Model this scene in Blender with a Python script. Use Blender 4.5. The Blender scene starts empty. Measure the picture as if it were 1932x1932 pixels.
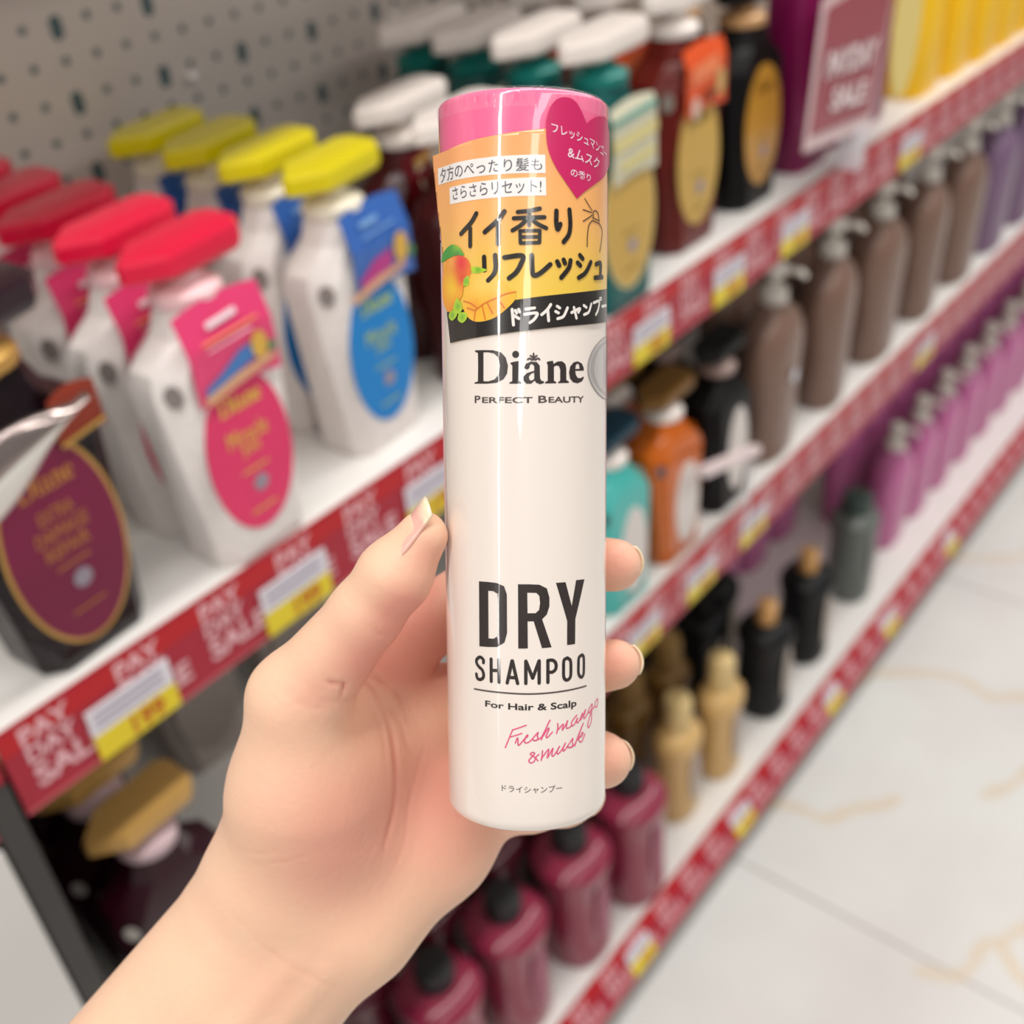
import bpy, bmesh, math, random
import numpy as np
from mathutils import Vector, Matrix
SC = bpy.context.scene
COL = SC.collection
OZ = 1.60            # camera height above the floor
# ------------------------------------------------------------- camera
R_ = [[0.61961816, -0.78092587, -0.07891846], [-0.48737066, -0.3039762, -0.818577], [0.61525863, 0.54566772, -0.56894953]]
cd = bpy.data.cameras.new('camera'); cam = bpy.data.objects.new('camera', cd); COL.objects.link(cam)
cam.matrix_world = Matrix(((R_[0][0], -R_[1][0], -R_[2][0], 0), (R_[0][1], -R_[1][1], -R_[2][1], 0), (R_[0][2], -R_[1][2], -R_[2][2], OZ), (0, 0, 0, 1)))
cd.sensor_width = 36; cd.lens = 36 * 2123.36 / 1932; cd.clip_start = 0.02; cd.clip_end = 60
cd.dof.use_dof = True; cd.dof.focus_distance = 0.262; cd.dof.aperture_fstop = 10.0
SC.camera = cam
SC.view_settings.view_transform = 'Standard'; SC.view_settings.look = 'None'
SC.view_settings.exposure = 0.0; SC.view_settings.gamma = 1.0
# ------------------------------------------------------------- world and shop lighting
w = bpy.data.worlds.new('world'); SC.world = w; w.use_nodes = True
w.node_tree.nodes['Background'].inputs[0].default_value = (1.0, 0.955, 0.92, 1)
w.node_tree.nodes['Background'].inputs[1].default_value = 0.23
def ceiling_lamp(name, x, y, z, lx, ly, power, col=(1, 0.97, 0.93)):
    l = bpy.data.lights.new(name, 'AREA'); l.shape = 'RECTANGLE'; l.size = lx; l.size_y = ly; l.energy = power; l.color = col
    o = bpy.data.objects.new(name, l); COL.objects.link(o); o.location = (x, y, z); return o
ceiling_lamp('ceiling_lamp_line', -5.0, 0.10, OZ + 1.25, 22.0, 0.13, 222)
ceiling_lamp('ceiling_lamp_line', 2.0, -1.5, OZ + 1.3, 9.0, 0.35, 70)
# ------------------------------------------------------------- helpers
def lin(h):
    h = h.lstrip('#'); c = [int(h[i:i + 2], 16) / 255 for i in (0, 2, 4)]
    return tuple(x / 12.92 if x <= 0.04045 else ((x + 0.055) / 1.055) ** 2.4 for x in c) + (1,)
MATS = {}
def mat(name, col, rough=0.4, coat=0.0, metal=0.0, bump=0.0, scale=60, var=0.06, stretch=(1, 1, 1), voro=False, alpha=1.0, sss=0.0, trans=0.0, spec=0.33):
    if name in MATS: return MATS[name]
    m = bpy.data.materials.new(name); m.use_nodes = True; nt = m.node_tree; b = nt.nodes['Principled BSDF']
    b.inputs['Roughness'].default_value = rough; b.inputs['Metallic'].default_value = metal
    b.inputs['Coat Weight'].default_value = coat; b.inputs['Coat Roughness'].default_value = 0.06
    b.inputs['Alpha'].default_value = alpha; b.inputs['Subsurface Weight'].default_value = sss
    b.inputs['Transmission Weight'].default_value = trans; b.inputs['Specular IOR Level'].default_value = spec
    tc = nt.nodes.new('ShaderNodeTexCoord'); mp = nt.nodes.new('ShaderNodeMapping'); mp.inputs['Scale'].default_value = stretch
    nt.links.new(tc.outputs['Object'], mp.inputs['Vector'])
    if voro: n = nt.nodes.new('ShaderNodeTexVoronoi'); out = n.outputs['Distance']
    else: n = nt.nodes.new('ShaderNodeTexNoise'); out = n.outputs['Fac']; n.inputs['Detail'].default_value = 3
    n.inputs['Scale'].default_value = scale; nt.links.new(mp.outputs['Vector'], n.inputs['Vector'])
    c = lin(col) if isinstance(col, str) else col
    mx = nt.nodes.new('ShaderNodeMix'); mx.data_type = 'RGBA'
    mx.inputs[6].default_value = tuple(max(0, x * (1 - var)) for x in c[:3]) + (1,); mx.inputs[7].default_value = tuple(min(1, x * (1 + var)) for x in c[:3]) + (1,)
    nt.links.new(out, mx.inputs[0]); nt.links.new(mx.outputs[2], b.inputs['Base Color'])
    if bump:
        bp = nt.nodes.new('ShaderNodeBump'); bp.inputs['Strength'].default_value = bump; bp.inputs['Distance'].default_value = 0.002
        nt.links.new(out, bp.inputs['Height']); nt.links.new(bp.outputs['Normal'], b.inputs['Normal']); nt.links.new(bp.outputs['Normal'], b.inputs['Coat Normal'])
    MATS[name] = m; return m
def tag(o, label=None, cat=None, group=None, kind=None):
    if label: o['label'] = label
    if cat: o['category'] = cat
    if group: o['group'] = group
    if kind: o['kind'] = kind
    return o
def link(o, parent=None):
    COL.objects.link(o)
    if parent is not None: o.parent = parent
    return o
def empty(name, loc=(0, 0, 0), rz=0.0):
    o = bpy.data.objects.new(name, None); o.empty_display_size = 0.02; link(o); o.location = loc; o.rotation_euler = (0, 0, rz); return o
def mesh_from(name, verts, faces, m, smooth=False):
    me = bpy.data.meshes.new(name); me.from_pydata([tuple(v) for v in verts], [], [tuple(f) for f in faces]); me.materials.append(m)
    if smooth:
        for p in me.polygons: p.use_smooth = True
    me.update(); return me
def box_mesh(name, x0, x1, y0, y1, z0, z1, m, bev=0.0):
    bm = bmesh.new(); bmesh.ops.create_cube(bm, size=1)
    for v in bm.verts: v.co = Vector((x0 + (v.co.x + .5) * (x1 - x0), y0 + (v.co.y + .5) * (y1 - y0), z0 + (v.co.z + .5) * (z1 - z0)))
    if bev: bmesh.ops.bevel(bm, geom=bm.edges[:], offset=bev, segments=2, affect='EDGES')
    me = bpy.data.meshes.new(name); bm.to_mesh(me); bm.free(); me.materials.append(m); return me
def loft(name, rings, m, smooth=True, cap=True, sharp=None):
    """rings: list of lists of 3D points with equal counts"""
    n = len(rings[0]); v = [p for r in rings for p in r]; f = []
    for i in range(len(rings) - 1):
        for j in range(n):
            k = (j + 1) % n; f.append((i * n + j, i * n + k, (i + 1) * n + k, (i + 1) * n + j))
    if cap: f.append(tuple(reversed(range(n)))); f.append(tuple(range((len(rings) - 1) * n, len(rings) * n)))
    me = mesh_from(name, v, f, m)
    if smooth:
        for p in me.polygons: p.use_smooth = len(p.vertices) == 4
        me.set_sharp_from_angle(angle=math.radians(sharp if sharp else 35))
    return me
def obj(name, me, parent=None):
    return link(bpy.data.objects.new(name, me), parent)
def circ(r, z, n=32, ry=None, cx=0, cy=0, p=2.0):
    ry = r if ry is None else ry; out = []
    for i in range(n):
        a = 2 * math.pi * i / n; c, s = math.cos(a), math.sin(a)
        out.append((cx + r * abs(c) ** (2 / p) * (1 if c > 0 else -1), cy + ry * abs(s) ** (2 / p) * (1 if s > 0 else -1), z))
    return out
def octo(hx, hy, ch, z):
    P = [(-hx + ch, -hy), (hx - ch, -hy), (hx, -hy + ch), (hx, hy - ch), (hx - ch, hy), (-hx + ch, hy), (-hx, hy - ch), (-hx, -hy + ch)]
    return [(x, y, z) for x, y in P]
def lathe(name, prof, m, n=32, cx=0, cy=0): return loft(name, [circ(max(r, 1e-4), z, n, cx=cx, cy=cy) for r, z in prof], m)
# 2D filled shapes ------------------------------------------------------------
def curve_fill(polys):
    c = bpy.data.curves.new('tmp', 'CURVE'); c.dimensions = '2D'; c.fill_mode = 'BOTH'
    for P in polys:
        s = c.splines.new('POLY'); s.points.add(len(P) - 1); s.use_cyclic_u = True
        for q, p in zip(s.points, P): q.co = (p[0], p[1], 0, 1)
    return eval_curve(c)
def eval_curve(c):
    o = bpy.data.objects.new('tmp', c); COL.objects.link(o); dg = bpy.context.evaluated_depsgraph_get(); dg.update()
    me = bpy.data.meshes.new_from_object(o.evaluated_get(dg)); bpy.data.objects.remove(o); bpy.data.curves.remove(c)
    v = [(p.co.x, p.co.y) for p in me.vertices]; f = [tuple(p.vertices) for p in me.polygons]; bpy.data.meshes.remove(me); return v, f
def text2d(s, bold=0.0, sp=1.0):
    c = bpy.data.curves.new('tmp', 'FONT'); c.body = s; c.offset = bold; c.space_character = sp; c.resolution_u = 4; c.fill_mode = 'BOTH'
    v, f = eval_curve(c)
    xs = [p[0] for p in v]; ys = [p[1] for p in v]; x0, x1, y0, y1 = min(xs), max(xs), min(ys), max(ys)
    return [((x - x0) / (x1 - x0), (y - y0) / (y1 - y0)) for x, y in v], f
def quad_map(vs, Q):
    TL, TR, BR, BL = [np.array(q) for q in Q]; out = []
    for x, y in vs:
        p = (BL * (1 - x) + BR * x) * (1 - y) + (TL * (1 - x) + TR * x) * y; out.append((float(p[0]), float(p[1])))
    return out
def smooth_line(P, k=6):
    if len(P) < 3: 
        a, b = np.array(P[0]), np.array(P[-1]); return [tuple(a + (b - a) * i / 8) for i in range(9)]
    P = [np.array(p, float) for p in P]; Q = [P[0] * 2 - P[1]] + P + [P[-1] * 2 - P[-2]]; out = []
    for i in range(1, len(Q) - 2):
        for j in range(k):
            t = j / k; a, b, c, d = Q[i - 1], Q[i], Q[i + 1], Q[i + 2]
            out.append(tuple(0.5 * ((2 * b) + (c - a) * t + (2 * a - 5 * b + 4 * c - d) * t * t + (3 * b - a - 3 * c + d) * t ** 3)))
    out.append(tuple(P[-1])); return out
def strokes2d(lines, wd, smooth=True):
    V, F = [], []
    for L in lines:
        if smooth: Q = smooth_line(L)
        else:
            Q = []
            for a, b in zip(L[:-1], L[1:]):
                a, b = np.array(a), np.array(b); Q += [tuple(a + (b - a) * i / 6) for i in range(6)]
            Q.append(tuple(L[-1]))
        h = wd / 2
        for i, (x, y) in enumerate(Q):
            b = len(V); n = 10
            V += [(x + h * math.cos(2 * math.pi * k / n), y + h * math.sin(2 * math.pi * k / n)) for k in range(n)]; F.append(tuple(range(b, b + n)))
            if i + 1 < len(Q):
                x2, y2 = Q[i + 1]; dx, dy = x2 - x, y2 - y; l = math.hypot(dx, dy)
                if l < 1e-6: continue
                nx, ny = -dy / l * h, dx / l * h; b = len(V)
                V += [(x + nx, y + ny), (x - nx, y - ny), (x2 - nx, y2 - ny), (x2 + nx, y2 + ny)]; F.append((b, b + 1, b + 2, b + 3))
    return V, F
def flat_mesh(name, v2, f, m, fn):
    """fn maps 2D to 3D"""
    return mesh_from(name, [fn(x, y) for x, y in v2], f, m)
def ellipse2d(cx, cy, rx, ry, n=40): return [(cx + rx * math.cos(2 * math.pi * i / n), cy + ry * math.sin(2 * math.pi * i / n)) for i in range(n)]
def poly_face(P): return list(P), [tuple(range(len(P)))]
def merge2d(parts):
    V, F = [], []
    for v, f in parts:
        b = len(V); V += v; F += [tuple(i + b for i in q) for q in f]
    return V, F
ART={'st_top':[(-28.33,160.24),(-20.66,160.51),(-12.6,161.4),(-6.74,161.96),(-1.53,162.52),(4.88,163.24)],'st_bot':[(-20.9,116.79),(-13.28,117.69),(-1.83,119.06),(8.91,120.19),(20.15,121.11)],'st_left':[(-26.92,152.49),(-25.75,145.79),(-24.52,141.19),(-24.11,136.72),(-23.64,130.86),(-22.31,124.16)],'band_top':[(-22.32,124.02),(-10.0,124.6),(-2.56,126.03),(3.41,126.81),(12.01,127.76),(20.11,128.68)],'box1':[(-25.49,157.05),(4.65,157.65),(4.74,153.7),(-25.4,153.29)],'box2':[(-20.23,152.01),(4.79,152.81),(4.88,148.87),(-20.07,148.21)],'t1':[(-24.45,156.85),(4.01,156.94),(3.92,154.22),(-24.12,153.56)],'t2':[(-18.89,151.83),(3.79,152.31),(3.72,149.39),(-18.72,149.0)],'heart':[(12.51,148.57),(9.56,151.87),(7.0,155.2),(5.39,158.59),(4.87,162.01),(5.02,165.21),(5.96,167.94),(7.46,169.63),(9.59,170.22),(11.71,169.79),(13.35,168.38),(14.58,166.56),(15.51,165.19),(16.7,166.1),(18.92,167.2),(21.35,167.72)],'heart2':[(22.42,154.23),(18.03,152.13),(14.78,150.27)],'ht1':[(6.0,164.71),(22.36,162.57),(22.37,160.01),(6.21,162.44)],'ht2':[(10.02,159.86),(20.52,158.2),(19.98,155.74),(10.01,157.38)],'ht3':[(10.77,155.2),(16.93,154.29),(16.64,152.61),(10.77,153.33)],'head':[[(-11.31,145.41),(-12.88,143.46),(-15.94,141.29)],[(-13.06,142.33),(-13.12,138.39)],[(-4.5,145.48),(-6.11,143.55),(-9.21,141.19)],[(-5.98,142.79),(-6.02,138.52)],[(3.37,146.02),(0.91,145.51),(-1.52,145.28)],[(-2.43,143.93),(4.41,144.17)],[(0.99,145.38),(0.97,142.39)],[(0.65,143.89),(-0.9,142.4),(-2.71,141.31)],[(1.29,143.88),(2.96,142.64),(4.8,141.8)],[(-1.03,141.15),(3.35,141.27),(3.26,138.64),(-0.97,138.52),(-1.03,141.15)],[(-0.53,139.84),(2.82,139.89)],[(7.2,145.62),(7.16,142.99),(7.52,141.62),(8.15,142.78)],[(10.45,146.03),(10.69,142.9),(10.29,140.6),(8.95,138.9)],[(-9.42,135.76),(-9.37,132.83)],[(-6.73,136.02),(-6.62,133.24),(-7.19,131.73),(-8.47,130.51)],[(-4.58,135.45),(-0.56,135.75),(-0.95,133.86),(-2.0,132.11),(-3.57,130.87)],[(1.5,135.86),(1.62,132.59),(2.0,131.45),(3.44,131.96),(5.71,133.88)],[(7.36,134.55),(7.84,133.67)],[(8.94,134.97),(9.29,134.22)],[(10.75,134.91),(10.28,133.24),(8.35,131.02)],[(13.36,136.18),(14.24,135.45)],[(12.68,134.48),(13.53,133.88)],[(13.02,131.16),(15.17,132.41),(16.98,134.84)],[(19.04,134.5),(21.24,134.81),(21.14,131.84)],[(18.57,131.42),(22.24,131.77)]],'band':[[(-2.94,124.0),(-2.65,120.53)],[(-2.79,122.78),(-1.42,121.94)],[(-2.19,123.74),(-1.93,123.15)],[(-1.48,123.98),(-1.23,123.39)],[(0.15,124.02),(2.09,124.27)],[(-0.12,122.87),(2.61,123.12),(2.08,121.84),(1.03,121.0)],[(5.82,125.04),(5.0,123.89),(3.71,122.78)],[(5.13,123.63),(5.31,121.41)],[(7.34,124.67),(7.99,124.29)],[(6.97,123.51),(7.65,123.19)],[(7.47,121.9),(8.92,122.46),(9.97,124.37)],[(11.05,123.31),(13.36,124.26),(12.95,123.4)],[(11.69,124.48),(12.41,122.09)],[(14.62,124.99),(15.49,124.58)],[(14.73,122.92),(16.29,123.56),(17.22,125.41)],[(18.11,125.71),(20.58,126.15),(20.13,124.34),(19.09,123.04)],[(22.08,125.05),(25.07,125.39)]],'ring':[(21.86,126.79),(21.69,126.57),(21.29,126.47),(20.9,126.54),(20.75,126.73),(20.9,126.95),(21.29,127.05),(21.69,126.98),(21.86,126.79)],'icon':[[(18.05,144.97),(17.96,146.12),(18.9,146.47),(20.03,145.94),(20.48,144.43)],[(17.74,144.81),(20.71,144.33)],[(17.52,144.2),(20.6,143.75)],[(15.75,138.24),(15.86,140.68),(16.34,143.03),(17.6,144.21)],[(20.6,143.75),(21.96,142.76),(22.17,141.22),(20.92,137.45)],[(14.42,143.77),(17.6,145.39)],[(14.97,148.77),(15.14,148.59)],[(15.33,148.4),(15.51,148.22)],[(15.7,148.04),(15.88,147.86)],[(16.07,147.67),(16.26,147.49)],[(16.46,147.31),(16.65,147.13)],[(16.86,146.94),(17.06,146.77)],[(17.27,146.58),(17.47,146.4)],[(14.42,146.31),(14.62,146.28)],[(14.84,146.25),(15.04,146.22)],[(15.26,146.19),(15.48,146.16)],[(15.71,146.13),(15.93,146.1)],[(16.16,146.07),(16.38,146.04)],[(16.62,146.01),(16.86,145.98)],[(17.1,145.96),(17.34,145.93)]],'leaf':[(-24.54,135.43),(-23.09,137.82),(-19.46,139.15),(-16.79,138.46),(-15.63,137.47),(-15.09,136.4),(-17.25,136.63),(-19.79,136.37),(-22.22,135.91)],'mango':[(-22.23,135.78),(-19.29,136.46),(-16.83,136.58),(-14.73,135.99),(-13.35,134.62),(-13.05,132.55),(-13.59,130.78),(-15.22,129.58),(-15.83,127.27),(-17.93,125.81),(-19.62,124.31),(-21.77,124.13),(-23.62,126.35),(-24.07,129.3),(-23.58,132.72)],'cut':[(-15.64,127.26),(-14.2,129.78),(-13.06,132.04),(-9.61,132.51),(-7.05,131.65),(-4.9,129.94),(-3.07,128.0),(-2.16,127.86),(-2.3,126.08),(-4.42,123.95),(-7.15,122.14),(-10.65,121.39),(-13.22,121.93),(-15.14,123.86)],'cutl':[[(-11.87,124.01),(-9.4,125.48),(-6.55,126.55),(-4.39,127.39),(-2.16,127.86)],[(-11.87,124.01),(-12.22,121.69)],[(-11.23,124.38),(-13.16,125.6),(-15.28,126.21)],[(-8.81,125.71),(-7.42,123.12)],[(-6.28,126.54),(-4.68,124.34)],[(-10.0,124.98),(-9.29,121.88)],[(-14.21,124.61),(-11.87,123.88)]],'mint':[[(-17.46,127.22),(-16.25,125.73),(-15.89,124.15),(-17.54,123.43),(-19.11,124.81)],[(-18.64,124.53),(-17.55,123.17),(-19.43,121.92),(-20.99,122.64),(-20.69,123.82)],[(-16.9,123.67),(-14.59,123.58),(-14.32,122.27),(-15.75,121.28),(-17.36,122.11)],[(-13.04,133.32),(-12.05,133.78),(-9.89,133.29),(-8.73,132.86),(-9.9,132.4),(-12.07,132.25)],[(-15.19,131.13),(-13.74,131.82),(-13.6,129.75),(-15.21,129.7)]],'D':[[(-12.2,114.99),(-10.15,115.02),(-7.51,114.96),(-5.58,114.47),(-4.51,113.3),(-3.99,111.49),(-4.22,109.68),(-5.09,108.38),(-6.75,107.61),(-9.04,107.43),(-12.48,107.42),(-12.47,107.66),(-11.49,107.92),(-11.38,111.28),(-11.4,114.41),(-12.2,114.68)],[(-9.94,114.52),(-10.02,107.98),(-8.74,107.92),(-7.16,108.39),(-6.12,109.69),(-5.88,111.5),(-6.19,113.32),(-7.24,114.23),(-8.66,114.53)]],'i':[[(-3.4,112.13),(-2.66,112.31),(-1.56,112.5),(-1.59,108.11),(-0.99,107.69),(-0.99,107.4),(-3.7,107.42),(-3.7,107.65),(-3.01,107.98),(-2.98,111.48),(-3.4,111.85)]],'idot':[(-1.42,113.97),(-1.46,113.71),(-1.59,113.48),(-1.78,113.31),(-2.02,113.2),(-2.27,113.18),(-2.53,113.25),(-2.74,113.39),(-2.9,113.6),(-2.98,113.85),(-2.98,114.12),(-2.89,114.36),(-2.73,114.57),(-2.51,114.71),(-2.26,114.78),(-2.01,114.75),(-1.77,114.64),(-1.58,114.46),(-1.46,114.23)],'a':[[(-0.32,110.89),(0.08,111.85),(1.25,112.35),(2.56,112.21),(3.22,111.43),(3.29,108.58),(3.6,108.01),(4.27,107.85),(4.14,107.49),(3.33,107.23),(2.41,107.56),(2.07,108.08),(1.23,107.36),(0.18,107.37),(-0.47,108.1),(-0.46,109.0),(0.32,109.78),(1.98,110.28),(1.98,111.31),(1.51,111.83),(0.99,111.58),(0.85,110.88),(0.33,110.55)],[(1.97,109.89),(1.97,108.47),(1.36,108.03),(0.84,108.29),(0.76,109.0),(1.24,109.59)]],'n':[[(4.83,112.07),(5.1,112.33),(6.34,112.5),(6.48,111.77),(7.47,112.31),(8.63,112.36),(9.46,111.7),(9.67,110.73),(9.67,108.12),(10.38,107.72),(10.38,107.46),(7.6,107.44),(7.6,107.68),(8.12,107.96),(8.13,110.49),(7.81,111.27),(7.18,111.46),(6.56,111.15),(6.55,107.98),(7.11,107.69),(7.11,107.42),(4.46,107.4),(4.46,107.66),(5.09,108.0),(5.1,111.55)]],'e':[[(14.83,110.22),(12.16,110.19),(12.32,109.27),(12.9,108.53),(13.86,108.46),(14.6,108.85),(14.83,108.58),(14.23,107.8),(12.9,107.34),(11.56,107.57),(10.69,108.5),(10.44,109.81),(10.76,111.17),(11.73,112.1),(12.9,112.33),(14.15,111.83),(14.71,110.96)],[(12.16,110.58),(12.32,111.5),(12.9,111.89),(13.36,111.49),(13.5,110.62)]],'orn':[[(1.83,112.79),(1.84,113.77)],[(1.84,114.02),(1.84,114.13)],[(1.67,112.79),(1.52,113.38),(1.13,113.64)],[(1.99,112.79),(2.2,113.38),(2.57,113.63)],[(1.46,112.69),(0.94,113.05),(0.52,112.8)],[(2.25,112.68),(2.78,113.04),(3.2,112.78)]],'pb':[[(-12.45,104.65),(-10.84,104.67),(-10.86,103.03),(-12.48,102.96)],[(-10.4,104.38),(1.6,104.39),(1.6,102.99),(-10.42,103.01)],[(2.87,104.64),(4.88,104.67),(4.88,103.02),(2.86,103.0)],[(5.27,104.37),(14.83,104.34),(14.84,102.88),(5.26,103.02)]],'holo':[27.23,110.7,11.21,7.510000000000005],'DRY':[[[(-11.83,61.26),(-9.5,61.33),(-7.21,61.25),(-5.33,60.58),(-4.7,58.67),(-4.71,49.51),(-5.34,47.17),(-7.18,45.97),(-9.48,45.75),(-11.92,45.63)],[(-9.33,59.26),(-7.98,59.26),(-7.05,58.73),(-6.88,57.15),(-6.88,50.08),(-7.15,48.47),(-8.1,47.85),(-9.38,47.83)]],[[(-2.03,61.13),(0.52,61.13),(2.94,60.96),(4.69,60.01),(5.3,57.86),(5.29,55.75),(4.67,53.85),(3.53,52.75),(5.8,45.91),(3.5,45.85),(1.57,52.33),(0.12,52.36),(0.15,45.89),(-2.07,45.84)],[(0.09,59.17),(2.23,59.06),(2.92,58.33),(3.09,56.57),(2.84,55.0),(2.03,54.25),(0.13,54.26)]],[[(6.95,61.19),(9.41,61.13),(11.13,55.21),(12.44,61.3),(15.05,61.18),(12.17,52.05),(12.08,45.97),(9.83,46.03),(9.88,51.8)]]],'sh':[(-13.33,42.9),(15.54,43.11),(15.55,36.85),(-13.43,36.91)],'line':[(-13.6,34.95),(-5.99,35.01),(0.61,34.89),(7.57,34.96),(15.71,35.06)],'fh':[(-10.45,32.66),(12.52,32.4),(12.52,30.14),(-10.47,30.66)],'shs':[[(-10.84,41.76),(-10.87,42.51),(-11.8,43.0),(-12.79,42.24),(-12.8,41.4),(-12.2,40.65),(-11.22,39.96),(-10.84,39.01),(-10.95,38.16),(-11.74,37.54),(-12.65,37.73),(-12.93,38.7)],[(-8.75,42.92),(-8.78,37.47)],[(-6.79,42.91),(-6.79,37.47)],[(-8.75,40.18),(-6.78,40.29)],[(-3.57,42.84),(-4.78,37.45)],[(-3.49,42.84),(-2.29,37.43)],[(-4.5,38.83),(-2.57,38.79)],[(-0.32,42.83),(-0.36,37.45)],[(-0.29,42.78),(1.25,38.72)],[(1.25,38.72),(2.77,42.79)],[(2.8,42.84),(2.78,37.45)],[(4.9,42.8),(4.88,37.49)],[(4.9,42.8),(6.04,42.77),(6.82,42.01),(6.85,40.68),(6.04,39.93),(4.89,39.99)],[(9.88,42.9),(8.99,42.43),(8.86,40.45),(8.95,38.28),(9.78,37.53),(10.74,38.19),(10.88,40.18),(10.75,42.11),(9.88,42.9)],[(14.31,42.96),(13.31,42.46),(13.14,40.65),(13.22,38.45),(14.09,37.54),(14.8,38.16),(14.92,40.33),(14.85,42.28),(14.31,42.96)]],'script':[[(-0.32,27.31),(-1.92,26.7),(-3.58,26.08)],[(-3.58,26.08),(-4.39,24.08),(-5.37,21.64)],[(-1.35,25.31),(-4.1,24.32)],[(-2.95,22.9),(-2.44,24.18),(-2.3,23.59),(-2.3,22.56),(-1.95,22.49),(-0.79,23.92),(-0.08,24.51),(-0.0,24.95),(-0.43,24.51),(-0.8,23.47),(-0.37,22.96),(0.63,23.46),(1.78,24.76),(2.5,25.47),(2.28,24.74),(2.42,23.85),(1.77,23.5),(1.2,23.74)],[(1.77,23.5),(3.07,24.11),(3.95,25.52),(5.29,28.22)],[(5.37,28.28),(4.25,26.09),(3.22,23.65)],[(3.66,24.51),(4.69,26.06),(5.06,26.39),(4.99,25.73),(4.39,24.46),(4.76,24.13),(5.96,25.34)],[(7.27,27.26),(7.34,26.37),(7.03,24.85)],[(7.18,25.5),(8.37,26.68),(8.77,26.77),(8.53,25.47),(9.76,27.21),(9.92,27.48),(9.59,26.05),(10.0,25.68),(11.03,26.1)],[(12.66,28.48),(11.74,27.76),(11.03,26.85),(11.21,26.07),(11.92,26.38),(12.84,27.7),(12.56,26.71),(13.22,26.72),(14.41,28.42)],[(14.31,28.59),(14.41,27.82),(13.81,27.05),(15.56,29.21),(14.82,27.43),(15.46,27.29),(16.81,28.77)],[(18.04,30.06),(17.05,29.32),(16.58,28.38),(17.05,28.11),(18.04,29.07),(18.17,29.95),(17.92,27.9),(17.79,25.81),(16.7,24.5),(16.35,25.27),(17.05,26.91),(18.04,28.47),(19.41,29.18)],[(20.79,30.64),(19.55,30.05),(19.7,28.88),(20.64,28.85),(20.96,30.29),(20.46,30.72)],[(2.4,18.51),(1.61,19.44),(0.61,20.21),(1.12,20.64),(1.62,20.33),(0.89,19.46),(0.25,18.73),(0.6,18.06),(1.46,18.4),(2.04,19.57),(2.62,20.06)],[(3.5,20.97),(3.42,19.94),(3.2,18.54)],[(3.27,19.06),(4.67,20.88),(5.04,20.99),(4.67,19.1),(5.95,21.2),(6.02,20.89),(5.79,19.73),(6.17,19.39),(6.94,20.33),(7.8,21.56)],[(7.72,21.57),(7.09,20.31),(7.33,19.76),(8.2,20.46),(9.33,22.15),(8.68,20.83),(8.92,20.27),(10.0,21.36)],[(10.0,21.36),(11.38,22.9),(11.29,22.02),(11.38,20.96),(10.51,20.82),(9.83,21.09)],[(10.51,20.82),(11.92,21.3),(13.22,23.43),(14.72,26.03)],[(14.72,26.03),(13.22,23.58),(12.01,20.98)],[(12.84,22.31),(14.21,23.66),(14.62,23.72),(14.41,23.02),(13.23,22.53),(13.42,21.89),(14.21,21.56),(15.36,23.25)]],'ds':[(-6.31,12.46),(8.41,12.06),(8.41,10.32),(-6.32,10.73)]}
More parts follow.
